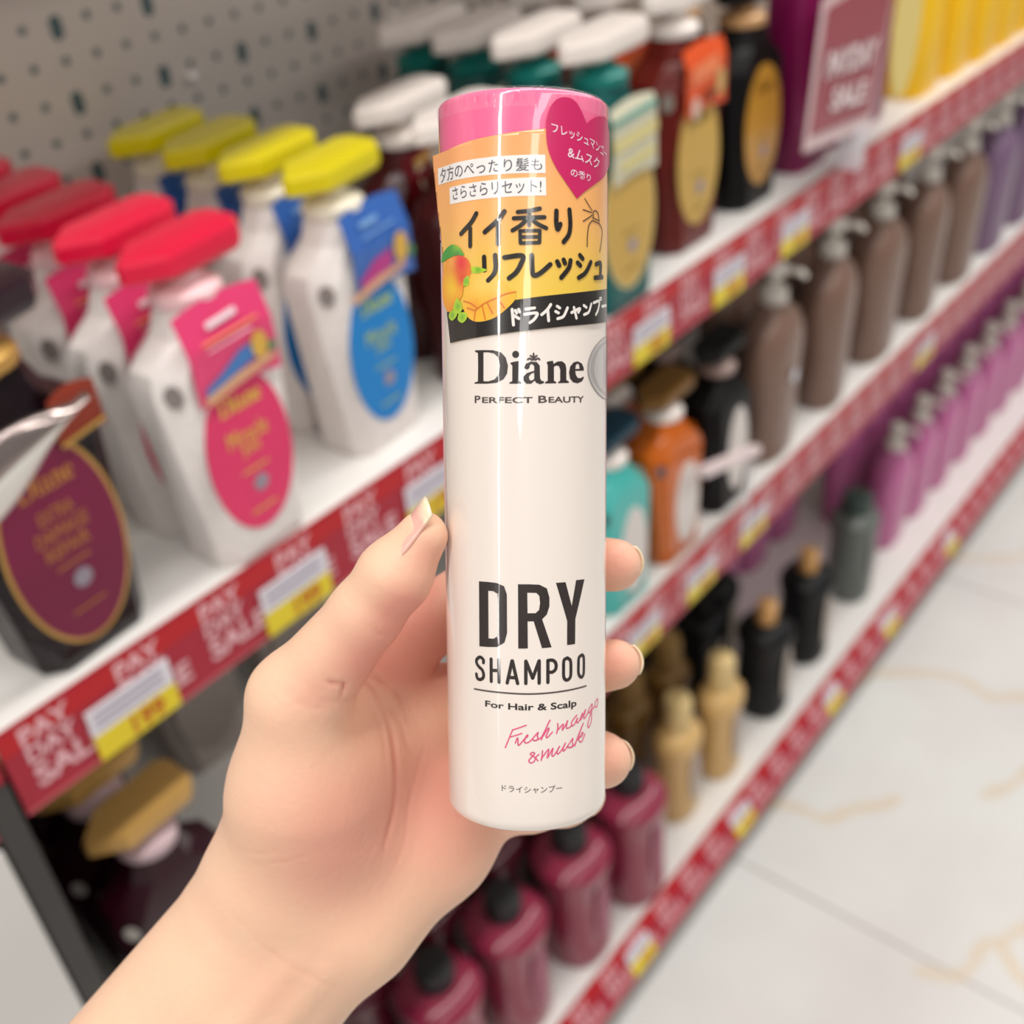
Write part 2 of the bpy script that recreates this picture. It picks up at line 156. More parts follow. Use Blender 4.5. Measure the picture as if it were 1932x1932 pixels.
HAND={'palm':[[(-81.5,-47.2,-22,19),(-184.1,-172.7,-20,25)],[(-54.1,-44.5,-23,18),(-156.8,-168.7,-20,25)],[(-67.9,-46.1,-23,18),(-170.4,-170.7,-20,25)],[(-72.6,-29.7,-20,16),(-39.7,27.4,-26,11)],[(-64.4,-35.4,-22,15),(-28.6,13.6,-31,10.5)],[(-57.2,-37.5,-23,15),(-18.4,-1.6,-34,11)],[(-47.0,-41.2,-24,17),(-25.6,-24.1,-31,14.5),(-10.2,-9.1,-35,11)]],'thumb':[[(-66.1,-22.6,-18,17.5),(-60.5,0.6,-9,16.5),(-58.5,27.0,-3,12.3),(-39.5,51.1,5,8.9),(-31.8,61.3,8,8.8),(-24.9,70.9,9,6.2)],[(-50.8,6.0,-18,15),(-55.5,-13.1,-17,17.5)]],'f':[[(-42.4,30.7,-25,11),(-5.8,54.8,-31,8.6),(13.9,57.6,-28,8),(23.6,59.2,-15,7.0)],[(-30.8,14.4,-31,11),(-3.8,23.6,-33,9),(15.4,27.6,-28,8),(23.8,32.4,-15,6.7)],[(-19.9,0.0,-34,11),(-0.9,5.0,-33,9),(14.0,3.5,-30,8.2),(20.9,5.2,-17,7.6)],[(-10.2,-11.5,-35,10),(1.2,-13.2,-33,8),(11.0,-10.6,-29,7.2),(15.9,-7.4,-24,6.3)]],'tendon':[[(-61.6,-43.9,-6,2.5),(-84.6,-70.7,-3,3)],[(-54.8,-47.5,-7,2.2),(-75.0,-71.4,-4,2.6)]],'crease':[[(-49.4,36.5),(-46.9,34.9),(-44.7,34.6),(-45.2,32.1),(-46.0,29.9)],[(-50.2,30.7),(-46.0,29.5),(-42.4,28.3),(-38.8,23.2),(-35.8,15.3),(-34.6,5.2),(-35.3,-5.0),(-38.3,-16.8)],[(-45.5,30.2),(-40.6,29.9),(-36.1,26.2),(-33.7,23.1),(-31.6,16.7)],[(-76.9,-29.8),(-67.2,-40.4),(-57.8,-47.2),(-47.3,-55.0)],[(-36.7,49.8),(-35.2,48.0),(-32.8,46.9)],[(-73.3,-11.6),(-62.1,-8.9)],[(-72.3,-15.0),(-55.3,-10.7)],[(-26.9,10.9),(-31.3,-3.6),(-33.0,-15.3),(-36.7,-24.2)],[(-40.4,25.3),(-34.4,18.1),(-31.1,8.0)],[(-44.0,58.0),(-42.7,56.6),(-41.0,56.3)],[(-59.5,33.7),(-54.1,29.7),(-48.6,28.3)],[(-43.1,29.6),(-37.6,28.2),(-32.2,21.7),(-28.2,13.8)],[(-46.6,28.2),(-40.5,21.8),(-37.3,12.4),(-37.0,3.7)],[(-59.0,48.1),(-57.7,46.7)],[(-20.9,-9.5),(-13.2,-12.5)],[(-53.7,52.5),(-52.1,50.8)]],'blush':[((-22.9,67.2),6,0.6),((-26.8,54.8),7,0.45),((-40.1,40.2),9,0.5),((-31.9,35.2),12,0.5),((-48.0,2.4),19,0.5),((-49.8,-15.2),13,0.3),((-26.4,36.6),13,1.0),((-30.2,53.4),7,0.7),((-20.3,-15.4),20,0.6),((23.0,61.3),7,0.8),((23.1,34.8),7,0.8),((21.8,9.1),7,0.6),((-22.8,2.2),14,0.5),((-65.2,-52.6),10,0.25),((-52.9,-22.6),18,0.25),((-52.7,32.5),6,0.4)],'thumbnail':[(-30.7,68.6,9),(-22.8,77.4,10)]}
# ============================================================= setting
YF = 0.58; ZS = {1: OZ - 0.4815, 2: OZ - 0.870, 3: OZ - 1.467}
white_metal = mat('white_enamel', '#e9e6e2', 0.35, bump=0.02, scale=30, var=0.02)
# marble floor with grout lines and veins
def floor_material():
    m = bpy.data.materials.new('marble_tile'); m.use_nodes = True; nt = m.node_tree; N = nt.nodes; Lk = nt.links; b = N['Principled BSDF']
    tc = N.new('ShaderNodeTexCoord'); n1 = N.new('ShaderNodeTexNoise'); n1.inputs['Scale'].default_value = 2.2; n1.inputs['Detail'].default_value = 4
    Lk.new(tc.outputs['Object'], n1.inputs['Vector'])
    cr = N.new('ShaderNodeValToRGB'); cr.color_ramp.elements[0].position = 0.35; cr.color_ramp.elements[0].color = lin('#dbd7d5'); cr.color_ramp.elements[1].position = 0.65; cr.color_ramp.elements[1].color = lin('#e6e8e4')
    Lk.new(n1.outputs['Fac'], cr.inputs[0])
    sx = N.new('ShaderNodeSeparateXYZ'); Lk.new(tc.outputs['Object'], sx.inputs[0])
    # grout across x every 0.915 m, along y every 0.915 m
    def line(sock, off):
        a = N.new('ShaderNodeMath'); a.operation = 'ADD'; a.inputs[1].default_value = off; Lk.new(sock, a.inputs[0])
        d = N.new('ShaderNodeMath'); d.operation = 'PINGPONG'; d.inputs[1].default_value = 0.4575; Lk.new(a.outputs[0], d.inputs[0])
        l = N.new('ShaderNodeMath'); l.operation = 'LESS_THAN'; l.inputs[1].default_value = 0.0022; Lk.new(d.outputs[0], l.inputs[0]); return l.outputs[0]
    g1 = line(sx.outputs['X'], -1.125 + 9.15); g2 = line(sx.outputs['Y'], -0.75 + 9.15)
    mxg = N.new('ShaderNodeMath'); mxg.operation = 'MAXIMUM'; Lk.new(g1, mxg.inputs[0]); Lk.new(g2, mxg.inputs[1])
    mx = N.new('ShaderNodeMix'); mx.data_type = 'RGBA'; Lk.new(mxg.outputs[0], mx.inputs[0]); Lk.new(cr.outputs[0], mx.inputs[6]); mx.inputs[7].default_value = lin('#a5a09c')
    at = N.new('ShaderNodeAttribute'); at.attribute_name = 'vein'
    vx = N.new('ShaderNodeMix'); vx.data_type = 'RGBA'; Lk.new(at.outputs['Fac'], vx.inputs[0]); Lk.new(mx.outputs[2], vx.inputs[6]); vx.inputs[7].default_value = lin('#dcc6a4')
    Lk.new(vx.outputs[2], b.inputs['Base Color']); b.inputs['Roughness'].default_value = 0.32
    return m
VEINS = [[(1.20, .60), (1.262, .577), (1.282, .530), (1.288, .48), (1.33, .455), (1.37, .415), (1.40, .400)], [(1.60, .60), (1.673, .562), (1.725, .49), (1.751, .422), (1.734, .354), (1.768, .304), (1.80, .2)],
         [(1.10, .24), (1.131, .185), (1.20, .177), (1.213, .16), (1.19, .13), (1.175, .108), (1.19, .04)], [(1.213, .162), (1.28, .12), (1.30, .02)], [(1.49, .28), (1.54, .25), (1.60, .235)], [(2.10, .60), (2.2, .45), (2.3, .42), (2.5, .2)]]
def build_floor():
    # finely gridded patch near the shelf carries the veins, one mesh
    xs = np.concatenate([[-6, -3, -1, 0.3], np.arange(1.0, 2.6, 0.008), [3, 5, 12]]); ys = np.concatenate([[-6, -3, -1, -.3], np.arange(0, 0.64, 0.008), [.8, 1.5, 3]])
    X, Y = np.meshgrid(xs, ys, indexing='ij'); nx, ny = X.shape
    V = np.stack([X.ravel(), Y.ravel(), np.zeros(X.size)], 1)
    idx = np.arange(nx * ny).reshape(nx, ny); F = np.stack([idx[:-1, :-1], idx[1:, :-1], idx[1:, 1:], idx[:-1, 1:]], -1).reshape(-1, 4)
    me = mesh_from('floor', V.tolist(), F.tolist(), floor_material())
    d = np.full(len(V), 9.0); rnd = random.Random(4)
    for L in VEINS:
        Q = smooth_line(L, 5)
        for a, b in zip(Q[:-1], Q[1:]):
            a = np.array(a); b = np.array(b); ab = b - a; t = np.clip(((V[:, :2] - a) @ ab) / (ab @ ab), 0, 1)
            wd = 0.006 + 0.005 * rnd.random(); d = np.minimum(d, np.hypot(*(V[:, :2] - a - t[:, None] * ab).T) / wd)
    at = me.attributes.new('vein', 'FLOAT', 'POINT'); at.data.foreach_set('value', (0.8 * np.exp(-d ** 2)).astype('f'))
    o = obj('floor', me); tag(o, 'white marble tile floor with thin gold veins and grey grout', 'floor', kind='structure')
build_floor()
# perforated back panel material
def panel_material():
    m = bpy.data.materials.new('perforated_panel'); m.use_nodes = True; nt = m.node_tree; N = nt.nodes; Lk = nt.links; b = N['Principled BSDF']
    tc = N.new('ShaderNodeTexCoord'); sx = N.new('ShaderNodeSeparateXYZ'); Lk.new(tc.outputs['Object'], sx.inputs[0])
    def M(op, a, bb=None, c=None):
        q = N.new('ShaderNodeMath'); q.operation = op
        for i, s in enumerate((a, bb, c)):
            if s is None: continue
            if isinstance(s, (int, float)): q.inputs[i].default_value = s
            else: Lk.new(s, q.inputs[i])
        return q.outputs[0]
    PX, PZ = 0.0304, 0.0302
    X0, Z0 = 0.5453 * .92, OZ - 0.2475 * .92
    u = M('DIVIDE', M('SUBTRACT', sx.outputs['X'], X0 - 30 * PX), PX); v = M('DIVIDE', M('SUBTRACT', sx.outputs['Z'], Z0 - 60 * PZ), PZ)
    fu = M('MULTIPLY', M('SUBTRACT', u, M('ROUND', u)), PX); fv = M('MULTIPLY', M('SUBTRACT', v, M('ROUND', v)), PZ)
    d = M('SQRT', M('ADD', M('MULTIPLY', fu, fu), M('MULTIPLY', fv, fv))); hole = M('LESS_THAN', d, 0.0036)
    cu = M('ROUND', u); rv = M('ROUND', v)
    modc = M('LESS_THAN', M('FLOORED_MODULO', M('ADD', cu, 2.0), 3.0), 0.5); modr = M('LESS_THAN', M('FLOORED_MODULO', rv, 2.0), 0.5)
    big = M('MULTIPLY', modc, modr)
    fv2 = M('ADD', fv, 0.004); tall = M('SUBTRACT', M('ABSOLUTE', fv2), 0.0040); tall = M('MAXIMUM', tall, 0.0)
    d2 = M('SQRT', M('ADD', M('MULTIPLY', fu, fu), M('MULTIPLY', tall, tall))); slot = M('MULTIPLY', M('LESS_THAN', d2, 0.0058), big)
    hh = M('MAXIMUM', hole, slot)
    n = N.new('ShaderNodeTexNoise'); n.inputs['Scale'].default_value = 4; Lk.new(tc.outputs['Object'], n.inputs['Vector'])
    c1 = N.new('ShaderNodeMix'); c1.data_type = 'RGBA'; Lk.new(n.outputs['Fac'], c1.inputs[0]); c1.inputs[6].default_value = lin('#cbc0b8'); c1.inputs[7].default_value = lin('#d6ccc5')
    mx = N.new('ShaderNodeMix'); mx.data_type = 'RGBA'; Lk.new(hh, mx.inputs[0]); Lk.new(c1.outputs[2], mx.inputs[6]); mx.inputs[7].default_value = lin('#4e6468')
    Lk.new(mx.outputs[2], b.inputs['Base Color']); b.inputs['Roughness'].default_value = 0.3; b.inputs['Metallic'].default_value = 0.15
    return m
XL, XR = 0.158, 3.9
unit = empty('shelving_unit', (0, 0, 0)); tag(unit, 'long white shop gondola with three shelves and a perforated back panel', 'shelving')
tag(obj('back_panel', box_mesh('back_panel', XL, XR, 0.92, 0.94, 0, OZ + 0.45, panel_material()), unit), 'grey perforated metal back panel')
dark_panel = mat('grey_side_panel', '#3e3a38', 0.3, bump=0.03, scale=20, var=0.1)
tag(obj('side_panel', box_mesh('side_panel', XL - 0.022, XL - 0.004, 0.575, 0.94, 0, ZS[1] - 0.03, dark_panel, 0.001), unit), 'dark grey upright side panel')
def shelf(z, y0, th=0.022):
    me = box_mesh('shelf', XL, XR, y0, 0.919, z - th, z, white_metal, 0.0015); return obj('shelf', me, unit)
shelf(ZS[1], YF + .003); shelf(ZS[2], YF + .003); shelf(ZS[3], YF + .003, 0.03)
top_shelf = box_mesh('shelf', XL - .3, XR, 0.585, 0.919, OZ + 0.06, OZ + 0.085, white_metal, 0.0015); obj('shelf', top_shelf, unit)
obj('kick_board', box_mesh('kick_board', XL, XR, 0.60, 0.62, 0, ZS[3] - 0.03, mat('kick_grey', '#8d8884', 0.4)), unit)
glint_m = mat('white_glint_stud', '#f4f1ee', 0.2, coat=0.5)  # small white studs added to stand in for bright glints on the panel
for sx_, sz_ in ((0.7106, -.2602), (1.0061, -.2627), (1.006, -.2861)):
    obj('glint_stud', lathe('glint_stud', [(0.0001, -.002), (0.0045, -.002), (0.0045, .002), (0.002, .004), (0.0001, .004)], glint_m, 16), unit)
    o = COL.objects[-1]; o.location = (sx_ * .915, 0.916, OZ + sz_ * .915); o.rotation_euler = (math.pi / 2, 0, 0)
# neighbouring counter to the left
cab = empty('counter_unit', (-0.3, 0.75, 0)); tag(cab, 'pale grey shop counter front left of the shelving, cut by the frame', 'counter')
def loc_child(name, me, par, l=None):
    o = obj(name, me, par); o.location = -par.location if l is None else l; return o
pale = mat('pale_grey_laminate', '#dcd8d5', 0.4, var=0.02, scale=8)
loc_child('front_panel', box_mesh('front_panel', -1.0, 0.134, 0.575, 0.60, 0, ZS[1] - 0.075, pale, 0.001), cab)
loc_child('shelf', box_mesh('shelf', -1.0, XL - .004, 0.583, 0.94, ZS[1] - 0.022, ZS[1], white_metal, 0.001), cab)
loc_child('back_panel', box_mesh('back_panel', -1.0, XL - .001, 0.92, 0.94, ZS[1] - .02, OZ + 0.45, bpy.data.materials['perforated_panel']), cab)
# ------------------------------------------------------------- promotional rails
red = mat('rail_red', '#a81a31', 0.35, coat=0.1, var=0.05); red2 = mat('rail_bright_red', '#bb0c18', 0.35, coat=0.1, var=0.05)
rail_white = mat('rail_lettering', '#e8b4ba', 0.4); tagw = mat('tag_white', '#e4dfe6', 0.4, coat=0.3); tagy = mat('tag_yellow', '#e6cd10', 0.35, coat=0.3, var=0.03); tagr = mat('tag_red', '#c4671a', 0.4)
pink_edge = mat('rail_edge', '#c9505c', 0.3, coat=0.3)
T_PAY = {s: text2d(s, 0.03) for s in ('PAY', 'DAY', 'SALE')}
T_NUM = {s: text2d(s, 0.03) for s in ('199', '179', '189')}
def rail_face(y, z0, z1, slope):
    # local face mapping: x along the shelf, h 0..1 from bottom to top
    def fn(off):
        def g(x, h):
            yy = y - slope * (1 - h); zz = z0 + (z1 - z0) * h; return (x, yy - off, zz)
        return g
    return fn
def price_rail(x0, x1, y, z0, z1, slope, label, pitch, start, n, cover, tag_w=0.066, first=0.0, tags=(), grp=''):
    f = rail_face(y, z0, z1, slope); r = empty('promo_rail', (x0, y, z0)); tag(r, label, 'price rail'); inv = Vector((-x0, -y, -z0))
    V = [f(0)(x0, 0), f(0)(x1, 0), f(0)(x1, 1), f(0)(x0, 1)]; b = [(p[0], p[1] + 0.002, p[2]) for p in V]
    me = mesh_from('strip', V + b, [(0, 1, 2, 3), (5, 4, 7, 6), (1, 0, 4, 5), (2, 1, 5, 6), (3, 2, 6, 7), (0, 3, 7, 4)], red)
    obj('strip', me, r).location = inv
    v, fa = merge2d([poly_face([(x0, 0.72), (x1, 0.72), (x1, 0.97), (x0, 0.97)])]); obj('top_band', flat_mesh('top_band', v, fa, red2, f(0.0003)), r).location = inv
    v, fa = poly_face([(x0, 0), (x1, 0), (x1, 0.05), (x0, 0.05)]); obj('lower_edge', flat_mesh('lower_edge', v, fa, pink_edge, f(0.0003)), r).location = inv
    lines = []
    for k in range(n):
        xa = start + k * pitch
        if xa > x1 - pitch: break
        for s, hb, ht, wfr, xo in (('PAY', .72, .93, .50, .0), ('DAY', .50, .70, .50, .0), ('SALE', .20, .46, .74, -.0)):
            tv, tf = T_PAY[s]; q = [(xa + xo + pitch * wfr * a, hb + (ht - hb) * c) for a, c in tv]; lines.append((q, tf))
    v, fa = merge2d(lines); tag(obj('lettering', flat_mesh('lettering', v, fa, rail_white, f(0.0006)), r), 'white PAY DAY SALE lettering repeated along the red strip').location = inv
    return r
price_rail(XL, XR, YF, OZ - 0.549, OZ - 0.4795, 0, 'red PAY DAY SALE rail along the front edge of the top shelf', 0.0712, 0.172, 60, True)
price_rail(XL, XR, YF, OZ - 0.947, OZ - 0.868, 0, 'red PAY DAY SALE rail along the front edge of the middle shelf', 0.0712, 0.172, 60, True)
price_rail(XL, XR, YF, OZ - 1.515, OZ - 1.464, 0.030, 'red PAY DAY SALE rail along the bottom shelf beside the floor', 0.0712, 0.172, 60, True)
price_rail(-1.0, XL - .004, YF - .002, OZ - 0.549, OZ - 0.4795, 0, 'short red rail of the neighbouring counter at far left', 0.0712, -.97, 14, True)
ORD = ['first', 'second', 'third', 'fourth', 'fifth', 'sixth', 'seventh', 'eighth', 'ninth', 'tenth', 'eleventh', 'twelfth', 'thirteenth', 'fourteenth', 'fifteenth']
def price_tag(x, y, z, hh, lab, grp, num, wdt=0.066, slope=0.0):
    t = empty('price_tag', (x, y, z)); tag(t, lab, 'price tag', grp)
    h2 = hh * 0.5
    def fn(off): return lambda a, c: (a, -off - slope * (1 - c / hh), c)
    def slab(nm, z0, z1, m):
        A, B = fn(.0028), fn(.0012)
        V = [A(0, z0), A(wdt, z0), A(wdt, z1), A(0, z1), B(0, z0), B(wdt, z0), B(wdt, z1), B(0, z1)]
        return obj(nm, mesh_from(nm, V, [(0, 1, 2, 3), (5, 4, 7, 6), (1, 0, 4, 5), (2, 1, 5, 6), (3, 2, 6, 7), (0, 3, 7, 4)], m), t)
    slab('yellow_panel', 0, h2, tagy); slab('white_panel', h2, hh, tagw)
    tv, tf = T_NUM[num]; obj('price_digits', flat_mesh('price_digits', [(wdt * (.42 + .4 * a), h2 * (.12 + .76 * c)) for a, c in tv], tf, tagr, fn(.0032)), t)
    L = merge2d([poly_face([(wdt * .06, h2 * k), (wdt * .9, h2 * k), (wdt * .9, h2 * (k + .1)), (wdt * .06, h2 * (k + .1))]) for k in (1.25, 1.5, 1.75)])
    obj('small_print', flat_mesh('small_print', L[0], L[1], mat('small_print_grey', '#a9a2b4', 0.5), fn(.0032)), t)
    return t
for i, (x, nm) in enumerate(((.214, '199'), (.364, '199'), (.522, '179'), (.862, '189'), (1.022, '189'), (1.182, '199'), (1.529, '179'))):
    price_tag(x, YF, OZ - 0.549 + .002, 0.043, 'yellow and white price tag on the top red rail, %s tag from the left' % ORD[i], 'price tags on the top rail', nm)
for i, x in enumerate((.840, .975, 1.115, 1.713)):
    price_tag(x, YF, OZ - 0.947 + .004, 0.046, 'yellow and white price tag on the middle red rail, %s tag from the left' % ORD[i], 'price tags on the middle rail', '199')
for i, x in enumerate((.795, 1.10, 1.435, 1.687, 2.0)):
    price_tag(x, YF - .0077, OZ - 1.515 + .004, 0.034, 'small yellow price tag on the bottom rail, %s tag from the left' % ORD[i], 'price tags on the bottom rail', '179', 0.055, 0.020)
# ============================================================= products
DIANE = merge2d([curve_fill(ART['D']), curve_fill(ART['i']), curve_fill([ART['idot']]), curve_fill(ART['a']), curve_fill(ART['n']), curve_fill(ART['e'])])
def norm2d(vf):
    v, f = vf; xs = [p[0] for p in v]; ys = [p[1] for p in v]; x0, x1, y0, y1 = min(xs), max(xs), min(ys), max(ys)
    return [((x - x0) / (x1 - x0), (y - y0) / (y1 - y0)) for x, y in v], f
LOGO = norm2d(DIANE)
def place2d(vf, x, y, wd, ht): return [(x + wd * (a - .5), y + ht * (b - .5)) for a, b in vf[0]], vf[1]
CACHE = {}
def proto(key, build):
    if key not in CACHE: CACHE[key] = build()
    return CACHE[key]
def instance(name, tree, loc, rz, label, cat, group=None):
    """tree: list of (part name, mesh, part label, [sub parts])"""
    r = empty(name, loc, math.radians(rz)); tag(r, label, cat, group)
    for nm, me, lb, subs in tree:
        o = obj(nm, me, r)
        if lb: o['label'] = lb
        for n2, m2 in subs: obj(n2, m2, o)
    return r
def front(yf, off=0.0, sl=0.0): return lambda x, z: (x, yf - off - sl * (z - .012), z)
def slab_pump(m, collar_m, z, sx=1.0):
    hexa = [(-1, -.12), (-.5, -1), (.82, -1), (1, -.6), (1, .6), (.82, 1), (-.5, 1), (-1, .12)]
    def ring(k, ky, zz, tilt=0): return [(x * .044 * k * sx, y * .0215 * ky, zz + tilt * x) for x, y in hexa]
    head = loft('pump_head', [ring(.60, .62, z + .021), ring(.93, .95, z + .0255, .001), ring(1, 1, z + .029, .0025), ring(1, 1, z + .039, .0025), ring(.95, .93, z + .0425, .0025), ring(.7, .6, z + .0435, .0025)], m, sharp=12)
    collar = lathe('collar', [(.017, z + .0), (.0235, z + .001), (.0245, z + .005), (.024, z + .009), (.021, z + .012), (.013, z + .015), (.011, z + .026)], collar_m)
    return head, collar
def diane_bottle(key, body_m, head_m, collar_m, label_m, neck_m, rim_m=None, text_m=None, tagc=None, badge_m=None, hw=.0425, hd=.027, H=.193, label=(-.002, .085, .037, .062), wide=1.0, words=None):
    def build():
        hb = hd * 1.08; rings = [octo(hw * .90, hb * .90, .011, 0), octo(hw * .95, hb * .97, .012, .004), octo(hw * .97, hb, .013, .012), octo(hw * 1.27, hd * 1.08, .016, .148 * H / .193), octo(hw * 1.18, hd * 1.04, .017, .160 * H / .193), octo(hw * .68, hd * .85, .012, .176 * H / .193), octo(.021, .019, .008, H)]
        slope_ = 0.0
        T = [('body', loft('body', rings, body_m, sharp=25), None, [])]
        subs = []
        if text_m:
            lx = label[0]
            v, f = place2d(LOGO, lx, label[1] + label[3] * .66, label[2] * 1.0, label[3] * .22); subs.append(('brand_lettering', flat_mesh('brand_lettering', v, f, text_m, front(-hb, .0018))))
            L_ = {'miracle': (('Miracle', .24, .95, .013), ('you', .03, .42, .010)), 'extra': (('EXTRA', .34, .62, .009), ('DAMAGE', .16, .95, .009), ('REPAIR', -.02, .80, .009))}.get(words, ())
            if L_:
                v, f = merge2d([place2d(proto('T_' + t_, lambda t_=t_: text2d(t_, 0.0)), lx, label[1] + a_ * label[3], label[2] * b_, c_) for t_, a_, b_, c_ in L_]); subs.append(('label_lettering', flat_mesh('label_lettering', v, f, text_m, front(-hb, .0018))))
            for dz in (-.012, -.045):
                v, f = poly_face([(lx - .012, label[1] + dz), (lx + .012, label[1] + dz), (lx + .012, label[1] + dz - .0014), (lx - .012, label[1] + dz - .0014)]); subs.append(('text_line', flat_mesh('text_line', v, f, text_m, front(-hb, .0018))))
            v, f = poly_face(ellipse2d(0, label[1] - .026, .0065, .0065, 20)); subs.append(('seal', flat_mesh('seal', v, f, mat('seal_grey', '#9a8f9c', .4), front(-hb, .0017, slope_))))
        if rim_m:
            v, f = poly_face(ellipse2d(*label[:2], label[2] + .0028, label[3] + .0035)); T[0][3].append(('label_rim', flat_mesh('label_rim', v, f, rim_m, front(-hb, .0006, slope_))))
        P = ellipse2d(*label); fr_ = front(-hb, .0012, slope_); Pb = [fr_(x, z) for x, z in P]; n = len(P)
        lab = mesh_from('front_label', Pb + [(a_, b_ + .0015, c_) for a_, b_, c_ in Pb], [tuple(range(n))] + [(i, i + n, (i + 1) % n + n, (i + 1) % n) for i in range(n)], label_m)
        T.append(('front_label', lab, None, subs))
        h, c = slab_pump(head_m, collar_m, H, wide)
        T.append(('neck_band', lathe('neck_band', [(.0185, H - .010), (.0195, H - .009), (.0195, H + .0005), (.018, H + .001)], neck_m), None, []))
        T.append(('collar', c, None, [])); T.append(('pump_head', h, None, []))
        if badge_m:
            v, f = poly_face(ellipse2d(0, 0, .006, .0085, 20)); cx, cz = -hw * 1.25 + .008, .147
            def g(x, z): return (cx + x * .7, -hd + .007 - x * .7 - .0012, cz + z)
            T.append(('shoulder_badge', flat_mesh('shoulder_badge', v, f, badge_m, lambda x, z: (cx + x * .71 - .001, -hd * 1.08 + .0075 - x * .71 - .002, cz + z)), None, []))
        if tagc:
            def bend(x, z, o=0.0): return (x, -hd * 1.08 - .004 - .05 * max(0, z - .150) * 0 + .35 * max(0, z - .172) - 6 * 0 * x * x - o, z)
            x0, x1, z0, z1 = tagc['box']; N = 12
            V = [bend(x0 + (x1 - x0) * i / N, z0 + (z1 - z0) * j / N + (.004 * math.sin(3 * i / N))) for j in range(N + 1) for i in range(N + 1)]
            F = [(j * (N + 1) + i, j * (N + 1) + i + 1, (j + 1) * (N + 1) + i + 1, (j + 1) * (N + 1) + i) for j in range(N) for i in range(N)]
            V2 = [(a, b + .0004, c_) for a, b, c_ in V]; nb = len(V)
            me = mesh_from('hang_tag', V + V2, F + [tuple(reversed([q + nb for q in f_])) for f_ in F], tagc['m']); ss = []
            for qi, (nm, poly, mm) in enumerate(tagc['art']):
                ss.append((nm, flat_mesh(nm, poly, [tuple(range(len(poly)))], mm, lambda x, z: bend(x, z, .0010 + .0003 * qi))))
            T.append(('hang_tag', me, None, ss))
        return T
    return proto(key, build)
mw = mat('white_bottle_plastic', '#e9e2de', .32, bump=.25, scale=110, voro=True, var=.04)
mwp = mat('white_pump_plastic', '#eee3dc', .3, coat=.3, var=.02)
wavem = mat('tag_wave_blue', '#3f78bb', .35, coat=.4); pine = mat('pineapple_yellow', '#dcae4c', .4); pinegrn = mat('pineapple_green', '#4f8a63', .4); sand = mat('tag_sand', '#dba783', .4)
white_ink = mat('white_ink', '#f1dfe6', .4); orange_ink = mat('orange_ink', '#f09a5a', .4); blue_ink = mat('pale_blue_ink', '#7da7d8', .4); pinkm = mat('label_pink', '#e23568', .4, coat=.1, var=.03); bluem = mat('label_blue', '#0480cc', .4, coat=.1, var=.03)
def wave_art(dy=0):
    return [('wave', [(-.028, .146 + dy), (-.012, .152 + dy), (.005, .161 + dy), (.025, .163 + dy), (.03, .152 + dy), (.01, .149 + dy), (-.028, .141 + dy)], wavem),
            ('sand', [(-.03, .141 + dy), (.0, .1465 + dy), (.033, .149 + dy), (.034, .144 + dy), (.0, .139 + dy), (-.03, .1345 + dy)], sand),
            ('pineapple', ellipse2d(.022, .158 + dy, .007, .010, 14), pine), ('leaf', ellipse2d(.032, .153 + dy, .004, .004, 10), pinegrn)]
pinktag = dict(box=(-.034, .038, .134, .196), m=mat('tag_pink', '#e33f74', .35, coat=.5), art=wave_art() + [('tag_line', [(-.022, .176), (.026, .178), (.026, .1765), (-.022, .1745)], orange_ink), ('tag_line', [(-.02, .171), (.018, .173), (.018, .172), (-.02, .170)], white_ink), ('tag_title', [(-.014, .187), (.012, .189), (.012, .185), (-.014, .183)], white_ink)])
bluetag = dict(box=(-.022, .046, .134, .198), m=mat('tag_blue', '#3465b4', .35, coat=.5), art=[('wave', [(-.018, .150), (.0, .160), (.02, .163), (.02, .15), (-.018, .140)], mat('tag_magenta', '#b93b86', .35)), ('sand', wave_art()[1][1], sand), ('pineapple', ellipse2d(.031, .160, .008, .012, 14), pine), ('leaf', ellipse2d(.042, .153, .004, .005, 10), pinegrn), ('tag_line', [(-.008, .180), (.03, .182), (.03, .1805), (-.008, .1785)], blue_ink), ('tag_title', [(-.006, .190), (.014, .191), (.014, .187), (-.006, .186)], blue_ink)])
badge = mat('shoulder_grey', '#8c8380', .4); darkbadge = mat('pale_badge', '#b9b3ad', .3)
necky = mat('neck_band_green_gold', '#8c8a3a', .4, var=.5, scale=90)
yel_ink = mat('yellow_ink', '#e6c34e', .35); lime_ink = mat('lime_ink', '#b9cf6a', .35)
K = {}
K['pink'] = diane_bottle('pink', mw, mat('red_pink_cap', '#e3123f', .3, coat=.3), mat('blush_collar', '#f5cfd2', .3), pinkm, necky, None, yel_ink, pinktag, badge, words='miracle')
K['blue'] = diane_bottle('blue', mw, mat('yellow_cap', '#dccb00', .3, coat=.3), mat('cream_collar', '#ece4d2', .3), bluem, mat('neck_band_blue', '#1e6fa8', .35), None, lime_ink, bluetag, badge, words='miracle')
gold = mat('gold_rim', '#c79a52', .35, metal=.4); maroon = mat('label_maroon', '#76103c', .4, coat=.1); darkp = mat('dark_plum_bottle', '#12040a', .3, coat=.15, spec=.3, bump=.5, scale=90, voro=True, var=.2)
goldcap = mat('matte_gold_cap', '#c69a55', .38, metal=.25, coat=.2)
K['plum'] = diane_bottle('plum', darkp, mat('plum_cap', '#2a0f1c', .2, coat=.5), gold, maroon, gold, gold, mat('gold_ink', '#b97a3c', .4), dict(box=(.014, .046, .142, .172), m=mat('tag_amber_red', '#8a3320', .4), art=[('tag_edge', [(.014, .142), (.046, .146), (.046, .149), (.014, .145)], gold)]), darkbadge, label=(-.002, .084, .038, .068), words='extra')
